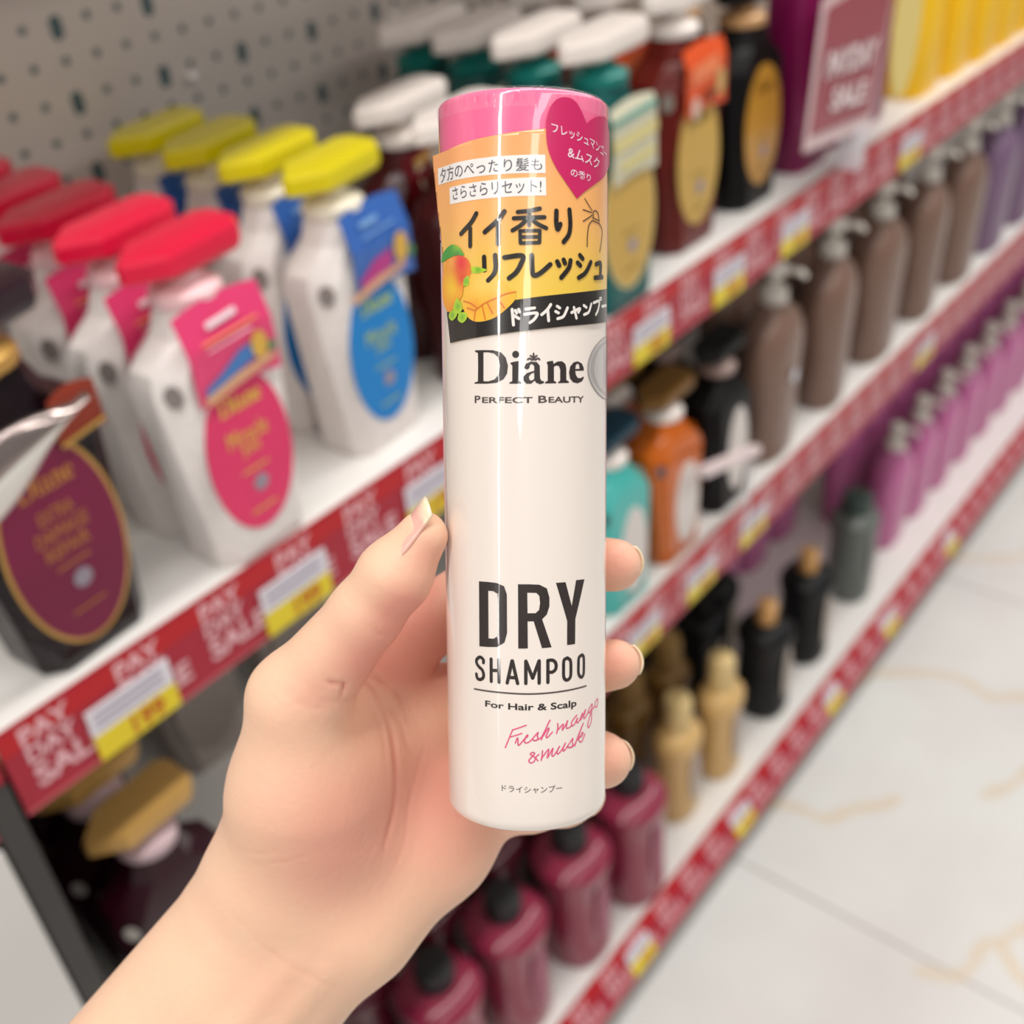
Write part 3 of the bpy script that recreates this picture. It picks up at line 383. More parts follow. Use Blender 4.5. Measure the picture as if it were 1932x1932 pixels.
K['plum2'] = diane_bottle('plum2', mat('plum_glossy', '#2c0614', .2, coat=.25, spec=.3, var=.2), goldcap, mat('lilac_collar', '#c9aeb4', .3), maroon, mat('plum_collar', '#2a1018'), None, None, None, darkbadge)
K['darkred'] = diane_bottle('darkred', mat('dark_red_bottle', '#3a0206', .35, coat=.12, spec=.3, var=.15), mwp, mwp, mat('label_wine', '#5b0d14', .35), mat('neck_wine', '#4a060c'), None, mat('pale_gold_ink', '#cdb27c', .4), dict(box=(-.033, .034, .136, .190), m=mat('tag_wine', '#5a0a12', .35), art=[('tag_figure', [(-.018, .184), (-.006, .188), (-.002, .165), (-.010, .148), (-.016, .165)], mat('tag_cream', '#c9b79a', .5)), ('tag_band', [(-.018, .186), (.006, .190), (.006, .185), (-.018, .181)], gold), ('tag_spot', ellipse2d(.012, .158, .008, .008, 14), mat('tag_spot', '#8c7a72', .5))]), badge, wide=1.15)
ovalgold = mat('label_gold_oval', '#c8a045', .35, coat=.4)
K['teal'] = diane_bottle('teal', mat('deep_teal_bottle', '#0f5a58', .35, coat=.1), mwp, mat('teal_collar', '#137a72', .3), ovalgold, mat('teal_neck', '#0f6a63', .3), mat('pale_rim', '#cfc58c', .4), mat('olive_ink', '#8a7430', .4), dict(box=(-.030, .036, .118, .180), m=mat('tag_pale_green', '#d2cfb6', .4), art=[('tag_stripe', [(-.03, .172), (.036, .176), (.036, .171), (-.03, .167)], mat('tag_teal_line', '#5f9f94', .4)), ('tag_stripe', [(-.03, .156), (.036, .160), (.036, .150), (-.03, .146)], mat('tag_butter', '#dccf8e', .4)), ('tag_stripe', [(-.02, .136), (.03, .14), (.03, .132), (-.02, .128)], mat('tag_butter', '#dccf8e', .4))]), None, wide=1.15, hd=.0262)
K['amber'] = diane_bottle('amber', mat('dark_amber_bottle', '#641005', .35, coat=.12, spec=.3, var=.2), mwp, mwp, ovalgold, mat('amber_neck', '#40140a'), None, mat('olive_ink', '#8a7430', .4), dict(box=(-.030, .040, .128, .186), m=mat('tag_orange', '#e2531b', .35, coat=.4), art=[('tag_text', [(-.022, .172), (.026, .176), (.026, .160), (-.022, .156)], mat('tag_coral', '#ea8458', .4)), ('tag_fruit', ellipse2d(.028, .150, .008, .012, 14), mat('fruit_cream', '#c9a86a', .4)), ('tag_fruit', ellipse2d(-.016, .136, .008, .010, 14), mat('shell_pink', '#d8b7a8', .4)), ('tag_brown_oval', ellipse2d(.008, .143, .012, .006, 14), mat('nut_brown', '#8a3a1e', .4))]), mat('silver_badge', '#8c8278', .3))  # hang tag art includes a flat brown oval between the fruit
K['black'] = diane_bottle('black', mat('black_bottle', '#0b090a', .4, spec=.2), mat('black_cap', '#0d0b0c', .45, spec=.2), mat('tan_collar', '#c79a6a', .3), mat('label_ochre', '#c08a2c', .35, coat=.4), mat('black_neck', '#141012'), None, mat('ochre_ink', '#8a5f18', .4), None, None, H=.182)
K['teal2'] = diane_bottle('teal2', mat('turquoise_bottle', '#45b3ad', .25, coat=.5, var=.1), mat('navy_cap', '#0c3344', .35), mwp, mat('label_offwhite', '#ddd5d0', .4), mat('teal_neck', '#0f6a63'), None, None, None, mat('dark_badge', '#3d4a55', .4), hd=.03, label=(0.004, .078, .026, .060))
K['orange'] = diane_bottle('orange', mat('orange_bottle', '#c65f0c', .2, coat=.5, var=.15), mat('brown_gold_cap', '#7a5420', .3, metal=.3), mwp, mat('label_offwhite', '#ddd5d0', .4), mat('neck_rust', '#8c3a10'), None, None, None, mat('slate_badge', '#5f5a64', .4), hd=.03, label=(0.004, .078, .026, .058))
K['blackw'] = diane_bottle('blackw', mat('black_bottle', '#141012'), mat('black_cap', '#171314'), mat('taupe_collar', '#a58e86', .3), mat('label_offwhite', '#ddd5d0', .4), mat('black_neck', '#141012'), None, None, None, None, hd=.03, label=(0.004, .085, .024, .062))
K['pale'] = diane_bottle('pale', mat('taupe_bottle', '#a59a93', .32, bump=.25, scale=110, voro=True), mat('taupe_cap', '#8f8580', .3), mwp, mat('taupe_label', '#8d827c', .4), mat('taupe_neck', '#6d6460'), None, None, None, badge)
def nozzle_bottle(key, body_m, pump_m, r=.036, ry=.026, H=.205, top=.06, cap_only=False, dot=None, label_m=None):
    def build():
        R0 = []
        for z, k in ((0, .76), (.003, .82), (.010, .85), (H * .45, .93), (H - top * .95, 1.0), (H - top * .6, .93), (H - top * .33, .77), (H - top * .12, .52), (H, .38)): R0.append(circ(r * k, z, 28, ry * k if k > .5 else ry * max(k, .5), p=2.4))
        T = [('body', loft('body', R0, body_m), None, [])]
        T.append(('collar', lathe('collar', [(.017, H - .004), (.0185, H - .003), (.019, H + .014), (.016, H + .019), (.006, H + .021)], pump_m), None, []))
        sp = [circ(.012, H + .034, 16), circ(.0145, H + .038, 16), circ(.0145, H + .049, 16), circ(.012, H + .053, 16)]
        hd = loft('pump_head', sp, pump_m); bm = bmesh.new(); bm.from_mesh(hd)
        def tube(a, b, ra, rb):
            d = (Vector(b) - Vector(a)); L = d.length; q = d.to_track_quat('Z', 'Y').to_matrix().to_4x4(); q.translation = (Vector(a) + Vector(b)) / 2
            bmesh.ops.create_cone(bm, cap_ends=True, segments=12, radius1=ra, radius2=rb, depth=L, matrix=q)
        tube((0, 0, H + .018), (0, 0, H + .04), .005, .005); tube((0, 0, H + .046), (.004, -.036, H + .043), .006, .0042); tube((.004, -.035, H + .043), (.0045, -.040, H + .036), .0042, .0035)
        bm.to_mesh(hd); bm.free(); T.append(('pump_head', hd, None, []))
        if dot:
            v, f = poly_face(ellipse2d(*dot[1], 18)); T.append(('sticker', flat_mesh('sticker', v, f, dot[0], front(-ry, .001)), None, []))
        if label_m:
            v, f = poly_face([(-.018, .04), (.018, .04), (.018, .12), (-.018, .12)]); T.append(('front_label', flat_mesh('front_label', v, f, label_m, front(-ry, .0006)), None, []))
        return T
    return proto(key, build)
brownm = mat('brown_bottle', '#7d6154', .3, coat=.3, var=.08); whitepump = mat('white_nozzle', '#e4ddd4', .35, var=.04)
K['brown'] = nozzle_bottle('brown', brownm, whitepump, r=.060, ry=.038, H=.228, top=.062)
K['browndot'] = nozzle_bottle('browndot', brownm, whitepump, r=.060, ry=.038, H=.228, top=.062, dot=(mat('silver_dot', '#e8e6ee', .2), (-.006, .128, .010, .010)))
K['violet'] = nozzle_bottle('violet', mat('violet_bottle', '#7a5f7c', .3, coat=.3), whitepump, r=.060, ry=.038, H=.228, top=.062)
K['rose'] = nozzle_bottle('rose', mat('mauve_pink_bottle', '#c0679a', .3, coat=.35, var=.06), whitepump, r=.061, ry=.036, H=.225, top=.07)
def tube_cap_bottle(key, body_m, cap_m, r=.034, H=.20, cap=(.020, .045), ry=None, bulge=True, label_m=None, shoulder=.030):
    def build():
        ry_ = r if ry is None else ry; q = ry_ / r; R0 = []
        for z, k in ((0, .86), (.004, .93), (.02, .97), (H * .5, .93), (H - shoulder * 1.7, .93), (H - shoulder * 1.2, 1.02), (H - shoulder * .6, 1.03), (H - shoulder * .2, .85), (H, .58)): R0.append(circ(r * k, z, 28, r * k * q, p=2.3))
        T = [('body', loft('body', R0, body_m), None, [])]
        cr, ch = cap; T.append(('cap', loft('cap', [circ(cr * .96, H - .003, 24), circ(cr, H, 24), circ(cr, H + ch * .8, 24), circ(cr * .9, H + ch * .95, 24), circ(cr * .6, H + ch, 24)], cap_m), None, []))
        if label_m:
            v, f = poly_face(ellipse2d(.0, H * .5, .015, H * .3)); T.append(('front_label', flat_mesh('front_label', v, f, label_m, front(-ry_ * .93, .0022)), None, []))
        return T
    return proto(key, build)
blackcap = mat('charcoal_cap', '#262426', .35)
K['burg'] = tube_cap_bottle('burg', mat('burgundy_bottle', '#8e2a45', .22, coat=.5, var=.12), blackcap, r=.053, H=.215, cap=(.025, .036), label_m=mat('burgundy_label', '#a0566c', .4))
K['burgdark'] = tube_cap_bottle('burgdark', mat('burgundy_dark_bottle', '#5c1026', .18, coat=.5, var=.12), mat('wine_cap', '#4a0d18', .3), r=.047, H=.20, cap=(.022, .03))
K['goldt'] = tube_cap_bottle('goldt', mat('sand_gold_bottle', '#d3ad70', .35, coat=.3, var=.08), mat('cream_gold_cap', '#dcc086', .35), r=.042, ry=.034, H=.185, cap=(.022, .062), label_m=mat('grey_beige_label', '#b9aaa0', .4))
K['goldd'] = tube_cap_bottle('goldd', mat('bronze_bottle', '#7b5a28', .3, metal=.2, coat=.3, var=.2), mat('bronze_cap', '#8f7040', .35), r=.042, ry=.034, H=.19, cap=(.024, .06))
K['blkt'] = tube_cap_bottle('blkt', mat('black_tube_bottle', '#09090c', .4, spec=.25), mat('apricot_cap', '#dca86c', .4), r=.046, H=.195, cap=(.017, .042), label_m=mat('silver_taupe_label', '#a59a8e', .3))
K['blkk'] = tube_cap_bottle('blkk', mat('black_tube_bottle', '#101014'), mat('black_cap', '#171314'), r=.041, H=.205, cap=(.018, .04), label_m=mat('silver_taupe_label', '#a59a8e', .3))
K['grey'] = tube_cap_bottle('grey', mat('grey_bottle', '#5f6460', .3, coat=.3, var=.2), mat('grey_green_cap', '#3c4a45', .35), r=.045, H=.20, cap=(.03, .035), label_m=mat('pale_grey_label', '#8d8d8a', .3))
def pouch(key, m, hw, hd, H, ribs=False, capm=None):
    def build():
        R0 = []
        for z, k in ((0, .93), (.006, 1), (H * .7, 1), (H - .01, .97), (H, .9)):
            ring = circ(hw * k, z, 48, hd * k, p=4)
            if ribs: ring = [(x * (1 + .015 * (i % 2)), y * (1 + .02 * (i % 2)), zz) for i, (x, y, zz) in enumerate(ring)]
            R0.append(ring)
        T = [('body', loft('body', R0, m, sharp=60), None, [])]
        T.append(('cap', loft('cap', [circ(hw * .6, H, 24), circ(hw * .6, H + .03, 24), circ(hw * .5, H + .034, 24)], capm or m), None, []))
        return T
    return proto(key, build)
K['magenta'] = pouch('magenta', mat('magenta_pack', '#7d0f4c', .4, coat=.1, var=.06), .046, .032, .235)
K['yellow'] = pouch('yellow', mat('yellow_canister', '#ffc700', .4, coat=.1, var=.04), .044, .03, .215, ribs=True)
def put(name, kind, sh, x, y, rz, label, cat, group=None, s=1.0):
    r = instance(name, K[kind], (x, y, ZS[sh]), rz, label, cat, group)
    if s != 1.0: r.scale = (s, s, s)
    return r
PL = ['front of its row', 'second in its row', 'third in its row', 'fourth in its row', 'last by the back panel']
# --- top shelf
for i, y in enumerate((.612, .681, .750, .819, .888)):
    put('pump_bottle', 'pink', 1, .391, y, [2, 0, -1, 0, 0][i], 'white pump bottle with red slab cap and pink oval label, ' + PL[i], 'bottle', 'white bottles with red caps')
for i, y in enumerate((.640, .710, .780, .850)):
    put('pump_bottle', 'blue', 1, .552, y, [4, 0, 3, -2][i], 'white pump bottle with yellow slab cap and blue oval label, ' + PL[i], 'bottle', 'white bottles with yellow caps')
put('pump_bottle', 'plum', 1, .250, .625, 4, 'black faceted bottle with gold-rimmed maroon oval label at far left', 'bottle', 'black and maroon bottles', 1.05)
put('pump_bottle', 'plum', 1, .250, .705, 0, 'black faceted bottle standing directly behind the maroon-labelled one at left', 'bottle', 'black and maroon bottles', 1.05)
for i, (x, y) in enumerate(((.690, .632), (.705, .712))):
    put('pump_bottle', 'darkred', 1, x, y, 0, 'dark red bottle with wide white pump behind the held can, ' + PL[i], 'bottle', 'dark red bottles')
for i, (x, y) in enumerate(((.868, .614), (.862, .684), (.860, .754), (.860, .824))):
    put('pump_bottle', 'teal', 1, x, y, 0, 'deep teal bottle with white pump and gold oval label, ' + PL[i], 'bottle', 'teal bottles on the top shelf', 1.1)
for i, (x, y) in enumerate(((1.035, .640), (1.025, .718), (1.02, .796))):
    put('pump_bottle', 'amber', 1, x, y, 0, 'dark amber bottle with orange neck tag and gold oval, ' + PL[i], 'bottle', 'amber bottles', 1.12)
for i, (x, y) in enumerate(((1.178, .640), (1.178, .722))):
    put('pump_bottle', 'black', 1, x, y, 0, 'black bottle with tall ochre oval label, ' + PL[i], 'bottle', 'black bottles on the top shelf', 1.08)
for i, (x, y) in enumerate(((1.325, .640), (1.425, .645), (1.52, .65))):
    put('shampoo_pack', 'magenta', 1, x, y, 0, 'tall plain magenta pack behind the sale placard, %s from the left' % ORD[i], 'bottle', 'magenta packs')
for i, (x, y) in enumerate(((1.68, .635), (1.80, .635), (1.90, .63), (2.0, .63), (2.10, .63))):
    put('yellow_canister', 'yellow', 1, x, y, 0, 'bright yellow ribbed canister on the top shelf, %s from the left' % ORD[i], 'canister', 'yellow canisters')
# --- middle shelf
for i, y in enumerate((.615, .685, .755, .825)):
    put('pump_bottle', 'plum2', 2, .236, y, [0, 0, 4, 0][i], 'glossy plum bottle with gold slab cap below the top rail, ' + PL[i], 'bottle', 'plum bottles with gold caps')
for i, (x, y) in enumerate(((.42, .84), (.55, .84))):
    put('pump_bottle', 'pale', 2, x, y, 0, 'pale pump bottle deep in the shelf above the thumb, %s from the left' % ORD[i], 'bottle', 'pale bottles at the back of the middle shelf')
for i, (x, y) in enumerate(((.868, .622), (.868, .697))):
    put('pump_bottle', 'teal2', 2, x, y, 0, 'turquoise bottle with navy slab cap and off-white oval, ' + PL[i], 'bottle', 'turquoise bottles')
for i, (x, y) in enumerate(((.985, .622), (.988, .695), (.99, .768))):
    put('pump_bottle', 'orange', 2, x, y, 0, 'orange bottle with brown-gold slab cap, ' + PL[i], 'bottle', 'orange bottles')
for i, (x, y) in enumerate(((1.115, .625), (1.115, .70), (1.115, .775), (1.0, .85), (1.115, .85))):
    put('pump_bottle', 'blackw', 2, x, y, 0, 'black bottle with black slab cap and off-white oval, ' + (PL[i] if i < 3 else ['far back behind the orange bottles', '', 'far back behind the other black bottles'][i - 3 if i == 3 else 2]), 'bottle', 'black bottles on the middle shelf')
bx = (1.262, 1.437, 1.605, 1.785, 1.95)
for i, x in enumerate(bx):
    put('pump_bottle', 'browndot' if i == 0 else 'brown', 2, x, .625, [5, 12, 0, 8, 0][i], 'brown pump bottle with white nozzle on the middle shelf, %s from the left' % ORD[i], 'bottle', 'brown pump bottles')
for i, x in enumerate((1.315, 1.48, 1.65, 1.82)):
    put('pump_bottle', 'brown', 2, x, .715, 0, 'brown pump bottle in shade behind the front row, %s from the left' % ORD[i], 'bottle', 'brown pump bottles of the second row')
for i, x in enumerate((2.11, 2.27, 2.43, 2.6, 2.76)):
    put('pump_bottle', 'violet', 2, x, .625, 0, 'dusky violet pump bottle at far right of the middle shelf, %s from the left' % ORD[i], 'bottle', 'violet pump bottles')
# --- bottom shelf
for i, (x, y) in enumerate(((.905, .632), (.775, .640), (.640, .648), (.515, .655))):
    put('capped_bottle', 'burg', 3, x, y, 0, 'burgundy bottle with round black cap on bottom shelf, %s from the right' % ORD[i], 'bottle', 'burgundy bottles in front')
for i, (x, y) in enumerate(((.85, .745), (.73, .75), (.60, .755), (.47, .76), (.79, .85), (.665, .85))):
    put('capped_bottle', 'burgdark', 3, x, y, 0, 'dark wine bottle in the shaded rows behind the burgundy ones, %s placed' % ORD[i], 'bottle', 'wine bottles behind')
for i, (x, y) in enumerate(((1.185, .640), (1.070, .650))):
    put('capped_bottle', 'goldt', 3, x, y, 0, 'sand-gold squared bottle on bottom shelf, %s of the front pair' % ['right', 'left'][i], 'bottle', 'sand-gold bottles')
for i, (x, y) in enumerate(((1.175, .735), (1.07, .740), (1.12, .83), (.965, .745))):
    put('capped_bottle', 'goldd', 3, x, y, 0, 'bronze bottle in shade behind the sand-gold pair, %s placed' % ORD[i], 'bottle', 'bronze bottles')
put('capped_bottle', 'blkt', 3, 1.355, .650, 0, 'black tube bottle with apricot cap, the nearer of the front two', 'bottle', 'black bottles with apricot caps')
put('capped_bottle', 'blkt', 3, 1.520, .655, 0, 'black tube bottle with apricot cap, the farther of the front two', 'bottle', 'black bottles with apricot caps')
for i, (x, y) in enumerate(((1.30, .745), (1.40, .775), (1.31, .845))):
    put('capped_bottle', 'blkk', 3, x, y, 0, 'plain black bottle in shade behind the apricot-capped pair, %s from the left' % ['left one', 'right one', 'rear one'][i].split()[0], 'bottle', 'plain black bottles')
put('capped_bottle', 'grey', 3, 1.730, .660, 0, 'single grey-green bottle standing left of the mauve pump bottles', 'bottle')
for i in range(12):
    put('pump_bottle', 'rose', 3, 1.935 + i * .130, .672, 0, 'mauve-pink pump bottle on the bottom shelf, %s from the left' % ORD[i], 'bottle', 'mauve-pink pump bottles')
for i in range(15):
    put('pump_bottle', 'rose', 3, 1.45 + i * .130, .870 if i < 4 else .790, 0, 'mauve-pink pump bottle deep in shade in the back row, %s from the left' % ORD[i], 'bottle', 'mauve-pink bottles in the back row')
# --- placard, shelf talker and foil tag
pl = empty('sale_placard', (1.30, .560, OZ - .425)); tag(pl, 'slanted translucent red sale placard in a clear clip on the top rail', 'sign')
a0 = Vector((1.30, .560, OZ - .425))
def wp(x, z, o=0.0): return (x - 1.30, -o, OZ + z - a0.z)
def plate(nm, P, m, o, par, th=.0015):
    F_ = [wp(x, z, o) for x, z in P]; B = [(p[0], p[1] + th, p[2]) for p in F_]; n = len(P)
    return obj(nm, mesh_from(nm, F_ + B, [tuple(range(n)), tuple(reversed(range(n, 2 * n)))] + [(i, (i + n), (i + 1) % n + n, (i + 1) % n) for i in range(n)], m), par)
plate('clear_frame', [(1.184, -.418), (1.365, -.437), (1.410, -.25), (1.207, -.262)], mat('frosted_acrylic', '#f0d3d4', .2, alpha=.75, coat=.5), 0, pl)
plate('red_card', [(1.197, -.402), (1.357, -.418), (1.396, -.26), (1.219, -.272)], mat('sign_dusty_red', '#9c3f4c', .35, coat=.4), .002, pl)
def wtext(nm, s, x0, x1, z0, z1, m, o):
    tv, tf = text2d(s, .04); obj(nm, flat_mesh(nm, [(x0 + (x1 - x0) * a + .03 * (b * (z1 - z0) / .1), z0 + (z1 - z0) * b - .012 * a) for a, b in tv], tf, m, lambda x, z: wp(x, z, o)), pl)
wtext('lettering', 'PAYDAY', 1.215, 1.35, -.345, -.318, mat('sign_white', '#ecdadb', .4), .0045); wtext('lettering', 'SALE', 1.235, 1.33, -.385, -.360, mat('sign_white', '#ecdadb'), .0045)
plate('yellow_oval_card', [(x, z) for x, z in ellipse2d(1.437, -.335, .043, .085, 24)], mat('sign_yellow', '#e3cc7c', .4), .006, pl)
obj('clip', box_mesh('clip', .02, .045, -.006, .022, -.055, -.002, mat('clear_clip', '#e8e4ea', .15, alpha=.6, coat=.6), .003), pl)
tk = empty('shelf_talker', (1.04, .572, OZ - .75)); tag(tk, 'white plastic shelf-talker bar sticking out before the orange bottle', 'sign holder')
V = loft('bar', [[(x, y - .012, z - .020 * (x / .068)) for x, y, z in ((-.068, -.006, -.006), (-.068, .006, -.006), (-.068, .006, .006), (-.068, -.006, .006))], [(.068, -.018, -.026), (.068, -.006, -.026), (.068, -.006, -.014), (.068, -.018, -.014)]], mat('white_pink_plastic', '#ecd9da', .3, coat=.3), smooth=False)
obj('bar', V, tk)
obj('stem', box_mesh('stem', .05, .054, -.014, -.010, -.118, -.020, mat('clear_clip', '#e8e4ea')), tk)
ft = empty('foil_tag', (.214, .566, OZ - .322)); tag(ft, 'curled silver and white foil tag peeling off the black maroon-labelled bottle', 'tag')
def foil():
    N = 14; V = []
    for j in range(N + 1):
        for i in range(N + 1):
            u = i / N; v = j / N
            x = -.055 + .115 * u; z = .045 * u - .012 + (v - .5) * (.042 * math.sin(math.pi * min(1, u * .95 + .12)) + .006) ; y = -.012 * math.sin(v * 2.6) - .004 * u
            V.append((x, y, z))
    F = [(j * (N + 1) + i, j * (N + 1) + i + 1, (j + 1) * (N + 1) + i + 1, (j + 1) * (N + 1) + i) for j in range(N) for i in range(N)]
    me = mesh_from('foil', V, F, mat('foil_white', '#f2efe8', .25, coat=.6), True); me.materials.append(mat('foil_silver', '#b9aaa6', .15, metal=.9))
    for k, p in enumerate(me.polygons):
        if k // N > N * .55: p.material_index = 1
    return me
o = obj('foil', foil(), ft); mdf = o.modifiers.new('thick', 'SOLIDIFY'); mdf.thickness = .0006
# ============================================================= the held can and the hand share one frame
from_rows = [[0.6233, 0.3989, -0.6726], [-0.7786, 0.2364, -0.5813], [-0.0728, 0.8860, 0.4580]]
_s = Vector([r[0] for r in from_rows]).normalized(); _u = Vector([r[1] for r in from_rows]); _u = (_u - _s * _u.dot(_s)).normalized(); _n = _s.cross(_u)
FR = Matrix(((_s.x, _u.x, _n.x, 0.1437), (_s.y, _u.y, _n.y, 0.1319), (_s.z, _u.z, _n.z, OZ - 0.2259), (0, 0, 0, 1)))
can = empty('spray_can'); can.matrix_world = FR
tag(can, 'cream dry shampoo can with pink cap and orange sticker held in the hand', 'can')
def film(name, col, rough=.28, coat=1.0, attr=None, sss=0.0, grad=None, streak=.16):
    """print or plastic seen through glossy shrink film with faint vertical ripples"""
    m = bpy.data.materials.new(name); m.use_nodes = True; nt = m.node_tree; N = nt.nodes; Lk = nt.links; b = N['Principled BSDF']
    b.inputs['Roughness'].default_value = rough; b.inputs['Coat Weight'].default_value = coat; b.inputs['Coat Roughness'].default_value = .035
    b.inputs['Subsurface Weight'].default_value = sss
    tc = N.new('ShaderNodeTexCoord'); mp = N.new('ShaderNodeMapping'); mp.inputs['Scale'].default_value = (420, 9, 420); n = N.new('ShaderNodeTexNoise'); n.inputs['Scale'].default_value = 1.0; n.inputs['Detail'].default_value = 2
    Lk.new(tc.outputs['Object'], mp.inputs['Vector']); Lk.new(mp.outputs['Vector'], n.inputs['Vector'])
    bp = N.new('ShaderNodeBump'); bp.inputs['Strength'].default_value = streak; bp.inputs['Distance'].default_value = .0004
    Lk.new(n.outputs['Fac'], bp.inputs['Height']); Lk.new(bp.outputs['Normal'], b.inputs['Coat Normal'])
    if attr:
        a = N.new('ShaderNodeAttribute'); a.attribute_name = attr; Lk.new(a.outputs['Color'], b.inputs['Base Color'])
    else: b.inputs['Base Color'].default_value = lin(col)
    return m
RC = .020
def cylmap(r):
    def g(u, v):
        th = u / 20.0; return (r * math.sin(th), v / 1000, r * math.cos(th))
    return g
TCUT = -1.0
def stickmap(dr):
    r = .02035 + dr
    def g(u, v):
        th = u / 20.35
        if th >= TCUT: return (r * math.sin(th), v / 1000, r * math.cos(th))
        e = (TCUT - th) * .02035
        return (r * math.sin(TCUT) - e * math.cos(TCUT), v / 1000, r * math.cos(TCUT) + e * math.sin(TCUT))
    return g
def cut(vf, step=.9, vstep=0.0):
    v, f = vf; bm = bmesh.new(); bv = [bm.verts.new((x, y, 0)) for x, y in v]
    for q in f:
        try: bm.faces.new([bv[i] for i in q])
        except ValueError: pass
    def sl(ax, st):
        lo = min(p[ax] for p in v); hi = max(p[ax] for p in v); x = lo + st
        no = (1, 0, 0) if ax == 0 else (0, 1, 0)
        while x < hi:
            bmesh.ops.bisect_plane(bm, geom=bm.verts[:] + bm.edges[:] + bm.faces[:], plane_co=(x, 0, 0) if ax == 0 else (0, x, 0), plane_no=no); x += st
    sl(0, step)
    if vstep: sl(1, vstep)
    bmesh.ops.triangulate(bm, faces=bm.faces[:])
    bm.verts.index_update(); V = [(p.co.x, p.co.y) for p in bm.verts]; F = []
    for q in bm.faces:
        idx = [p.index for p in q.verts]
        if q.normal.z < 0: idx.reverse()
        F.append(tuple(idx))
    bm.free(); return V, F
def wrap(name, vf, m, fn, par, smooth=True):
    me = mesh_from(name, [fn(x, y) for x, y in vf[0]], vf[1], m, smooth); return obj(name, me, par)
# body: bottom rounding, slight seam to the cap
cream = film('cream_lacquer', '#f3e8df', sss=0.0); pinkcap = film('pink_cap_plastic', '#fb6f9d')
NS = 96
def ring(r, y): return [(r * math.sin(-2 * math.pi * i / NS), y, r * math.cos(2 * math.pi * i / NS)) for i in range(NS)]
H_ = .1722; CB = .1405
body = loft('can_body', [ring(.0115, .0022), ring(.0150, .0006), ring(.0168, .0)] + [ring(.0168 + .0032 * math.sin(a), .0032 - .0032 * math.cos(a)) for a in np.linspace(.2, math.pi / 2, 7)] + [ring(RC, y) for y in np.linspace(.01, CB, 14)] + [ring(RC * .985, CB + .0006)], cream, sharp=60)
bo = obj('can_body', body, can)
capm = loft('cap', [ring(RC * .985, CB + .0004), ring(RC * 1.001, CB + .0009)] + [ring(RC * 1.001, y) for y in np.linspace(CB + .002, H_ - .0014, 6)] + [ring(RC - .0012 + .0012 * math.cos(a), H_ - .0012 + .0012 * math.sin(a)) for a in np.linspace(.3, math.pi / 2, 5)] + [ring(RC * .6, H_)], pinkcap, sharp=60)
cp = obj('cap', capm, can)
# crinkled film edge around the cap's rim
def crinkle():
    rnd = random.Random(3); V = []; n = 240; rows = 4
    rr = [rnd.uniform(-1, 1) for _ in range(n)]
    for j in range(rows + 1):
        for i in range(n):
            a = 2 * math.pi * i / n; k = j / rows; w_ = rr[i] * math.sin(math.pi * k) * .00040
            y = H_ - .0042 + .0046 * k; r = .02014 + w_ - (0.0009 * max(0, k - .75) / .25)
            V.append((r * math.sin(a), y, r * math.cos(a)))
    F = [(j * n + i, j * n + (i + 1) % n, (j + 1) * n + (i + 1) % n, (j + 1) * n + i) for j in range(rows) for i in range(n)]
    return mesh_from('shrink_film', V, F, mat('clear_film', '#ffe9f1', .05, alpha=.08, coat=1.0, spec=1.0), True)
tag(obj('shrink_film', crinkle(), cp), 'clear crinkled shrink film around the cap rim')
# printing on the body
ink = film('charcoal_ink', '#332a28'); ink2 = film('brown_grey_ink', '#574a48'); pinkink = film('pink_ink', '#ea5f8b')
C6 = cylmap(.02006)
def cf(polys): return cut(curve_fill(polys))
wrap('logo', merge2d([cf(ART['D']), cf(ART['i']), cf([ART['idot']]), cf(ART['a']), cf(ART['n']), cf(ART['e'])]), ink, C6, bo)
wrap('logo_ornament', strokes2d(ART['orn'], .42), ink2, C6, bo)
def text_on(name, parts, m, fn, par, bold=0.0, step=.9):
    V = []
    for s, Q, bb in parts:
        tv, tf = text2d(s, bb); V.append(cut((quad_map(tv, Q), tf), step))
    return wrap(name, merge2d(V), m, fn, par)
text_on('subtitle', [('P', ART['pb'][0], .02), ('ERFECT', ART['pb'][1], .02), ('B', ART['pb'][2], .02), ('EAUTY', ART['pb'][3], .02)], ink2, C6, bo)
wrap('title', merge2d([cf(x) for x in ART['DRY']]), ink, C6, bo)
wrap('title_second_line', strokes2d(ART['shs'], .80), ink, C6, bo)
wrap('rule', strokes2d([ART['line']], .38), ink2, C6, bo)
text_on('small_line', [('For Hair & Scalp', ART['fh'], .02)], ink, C6, bo)
wrap('script_line', strokes2d(ART['script'], .31), pinkink, C6, bo)
text_on('small_line', [('ドライシャンプー', ART['ds'], .0)], ink2, C6, bo)
holo_m = film('hologram_silver', '#d6d0cc'); holo2 = film('hologram_grey_lines', '#8e8a8a'); bn = holo_m.node_tree.nodes['Principled BSDF']; bn.inputs['Metallic'].default_value = .45; bn.inputs['Thin Film Thickness'].default_value = 420
cx, cy, rx, ry = ART['holo']
hs = wrap('hologram_seal', cut(poly_face(ellipse2d(cx, cy, rx, ry, 60))), holo_m, cylmap(.02012), bo)
wrap('seal_rings', strokes2d([ellipse2d(cx, cy, rx * k, ry * k, 40) + [ellipse2d(cx, cy, rx * k, ry * k, 40)[0]] for k in (.98, .86, .80)] + [[(cx - 3.6 + i * .9, cy - 5 + (i % 2)), (cx - 3.3 + i * .9, cy + 5 - (i % 3))] for i in range(6)], .12), holo2, cylmap(.02015), bo)
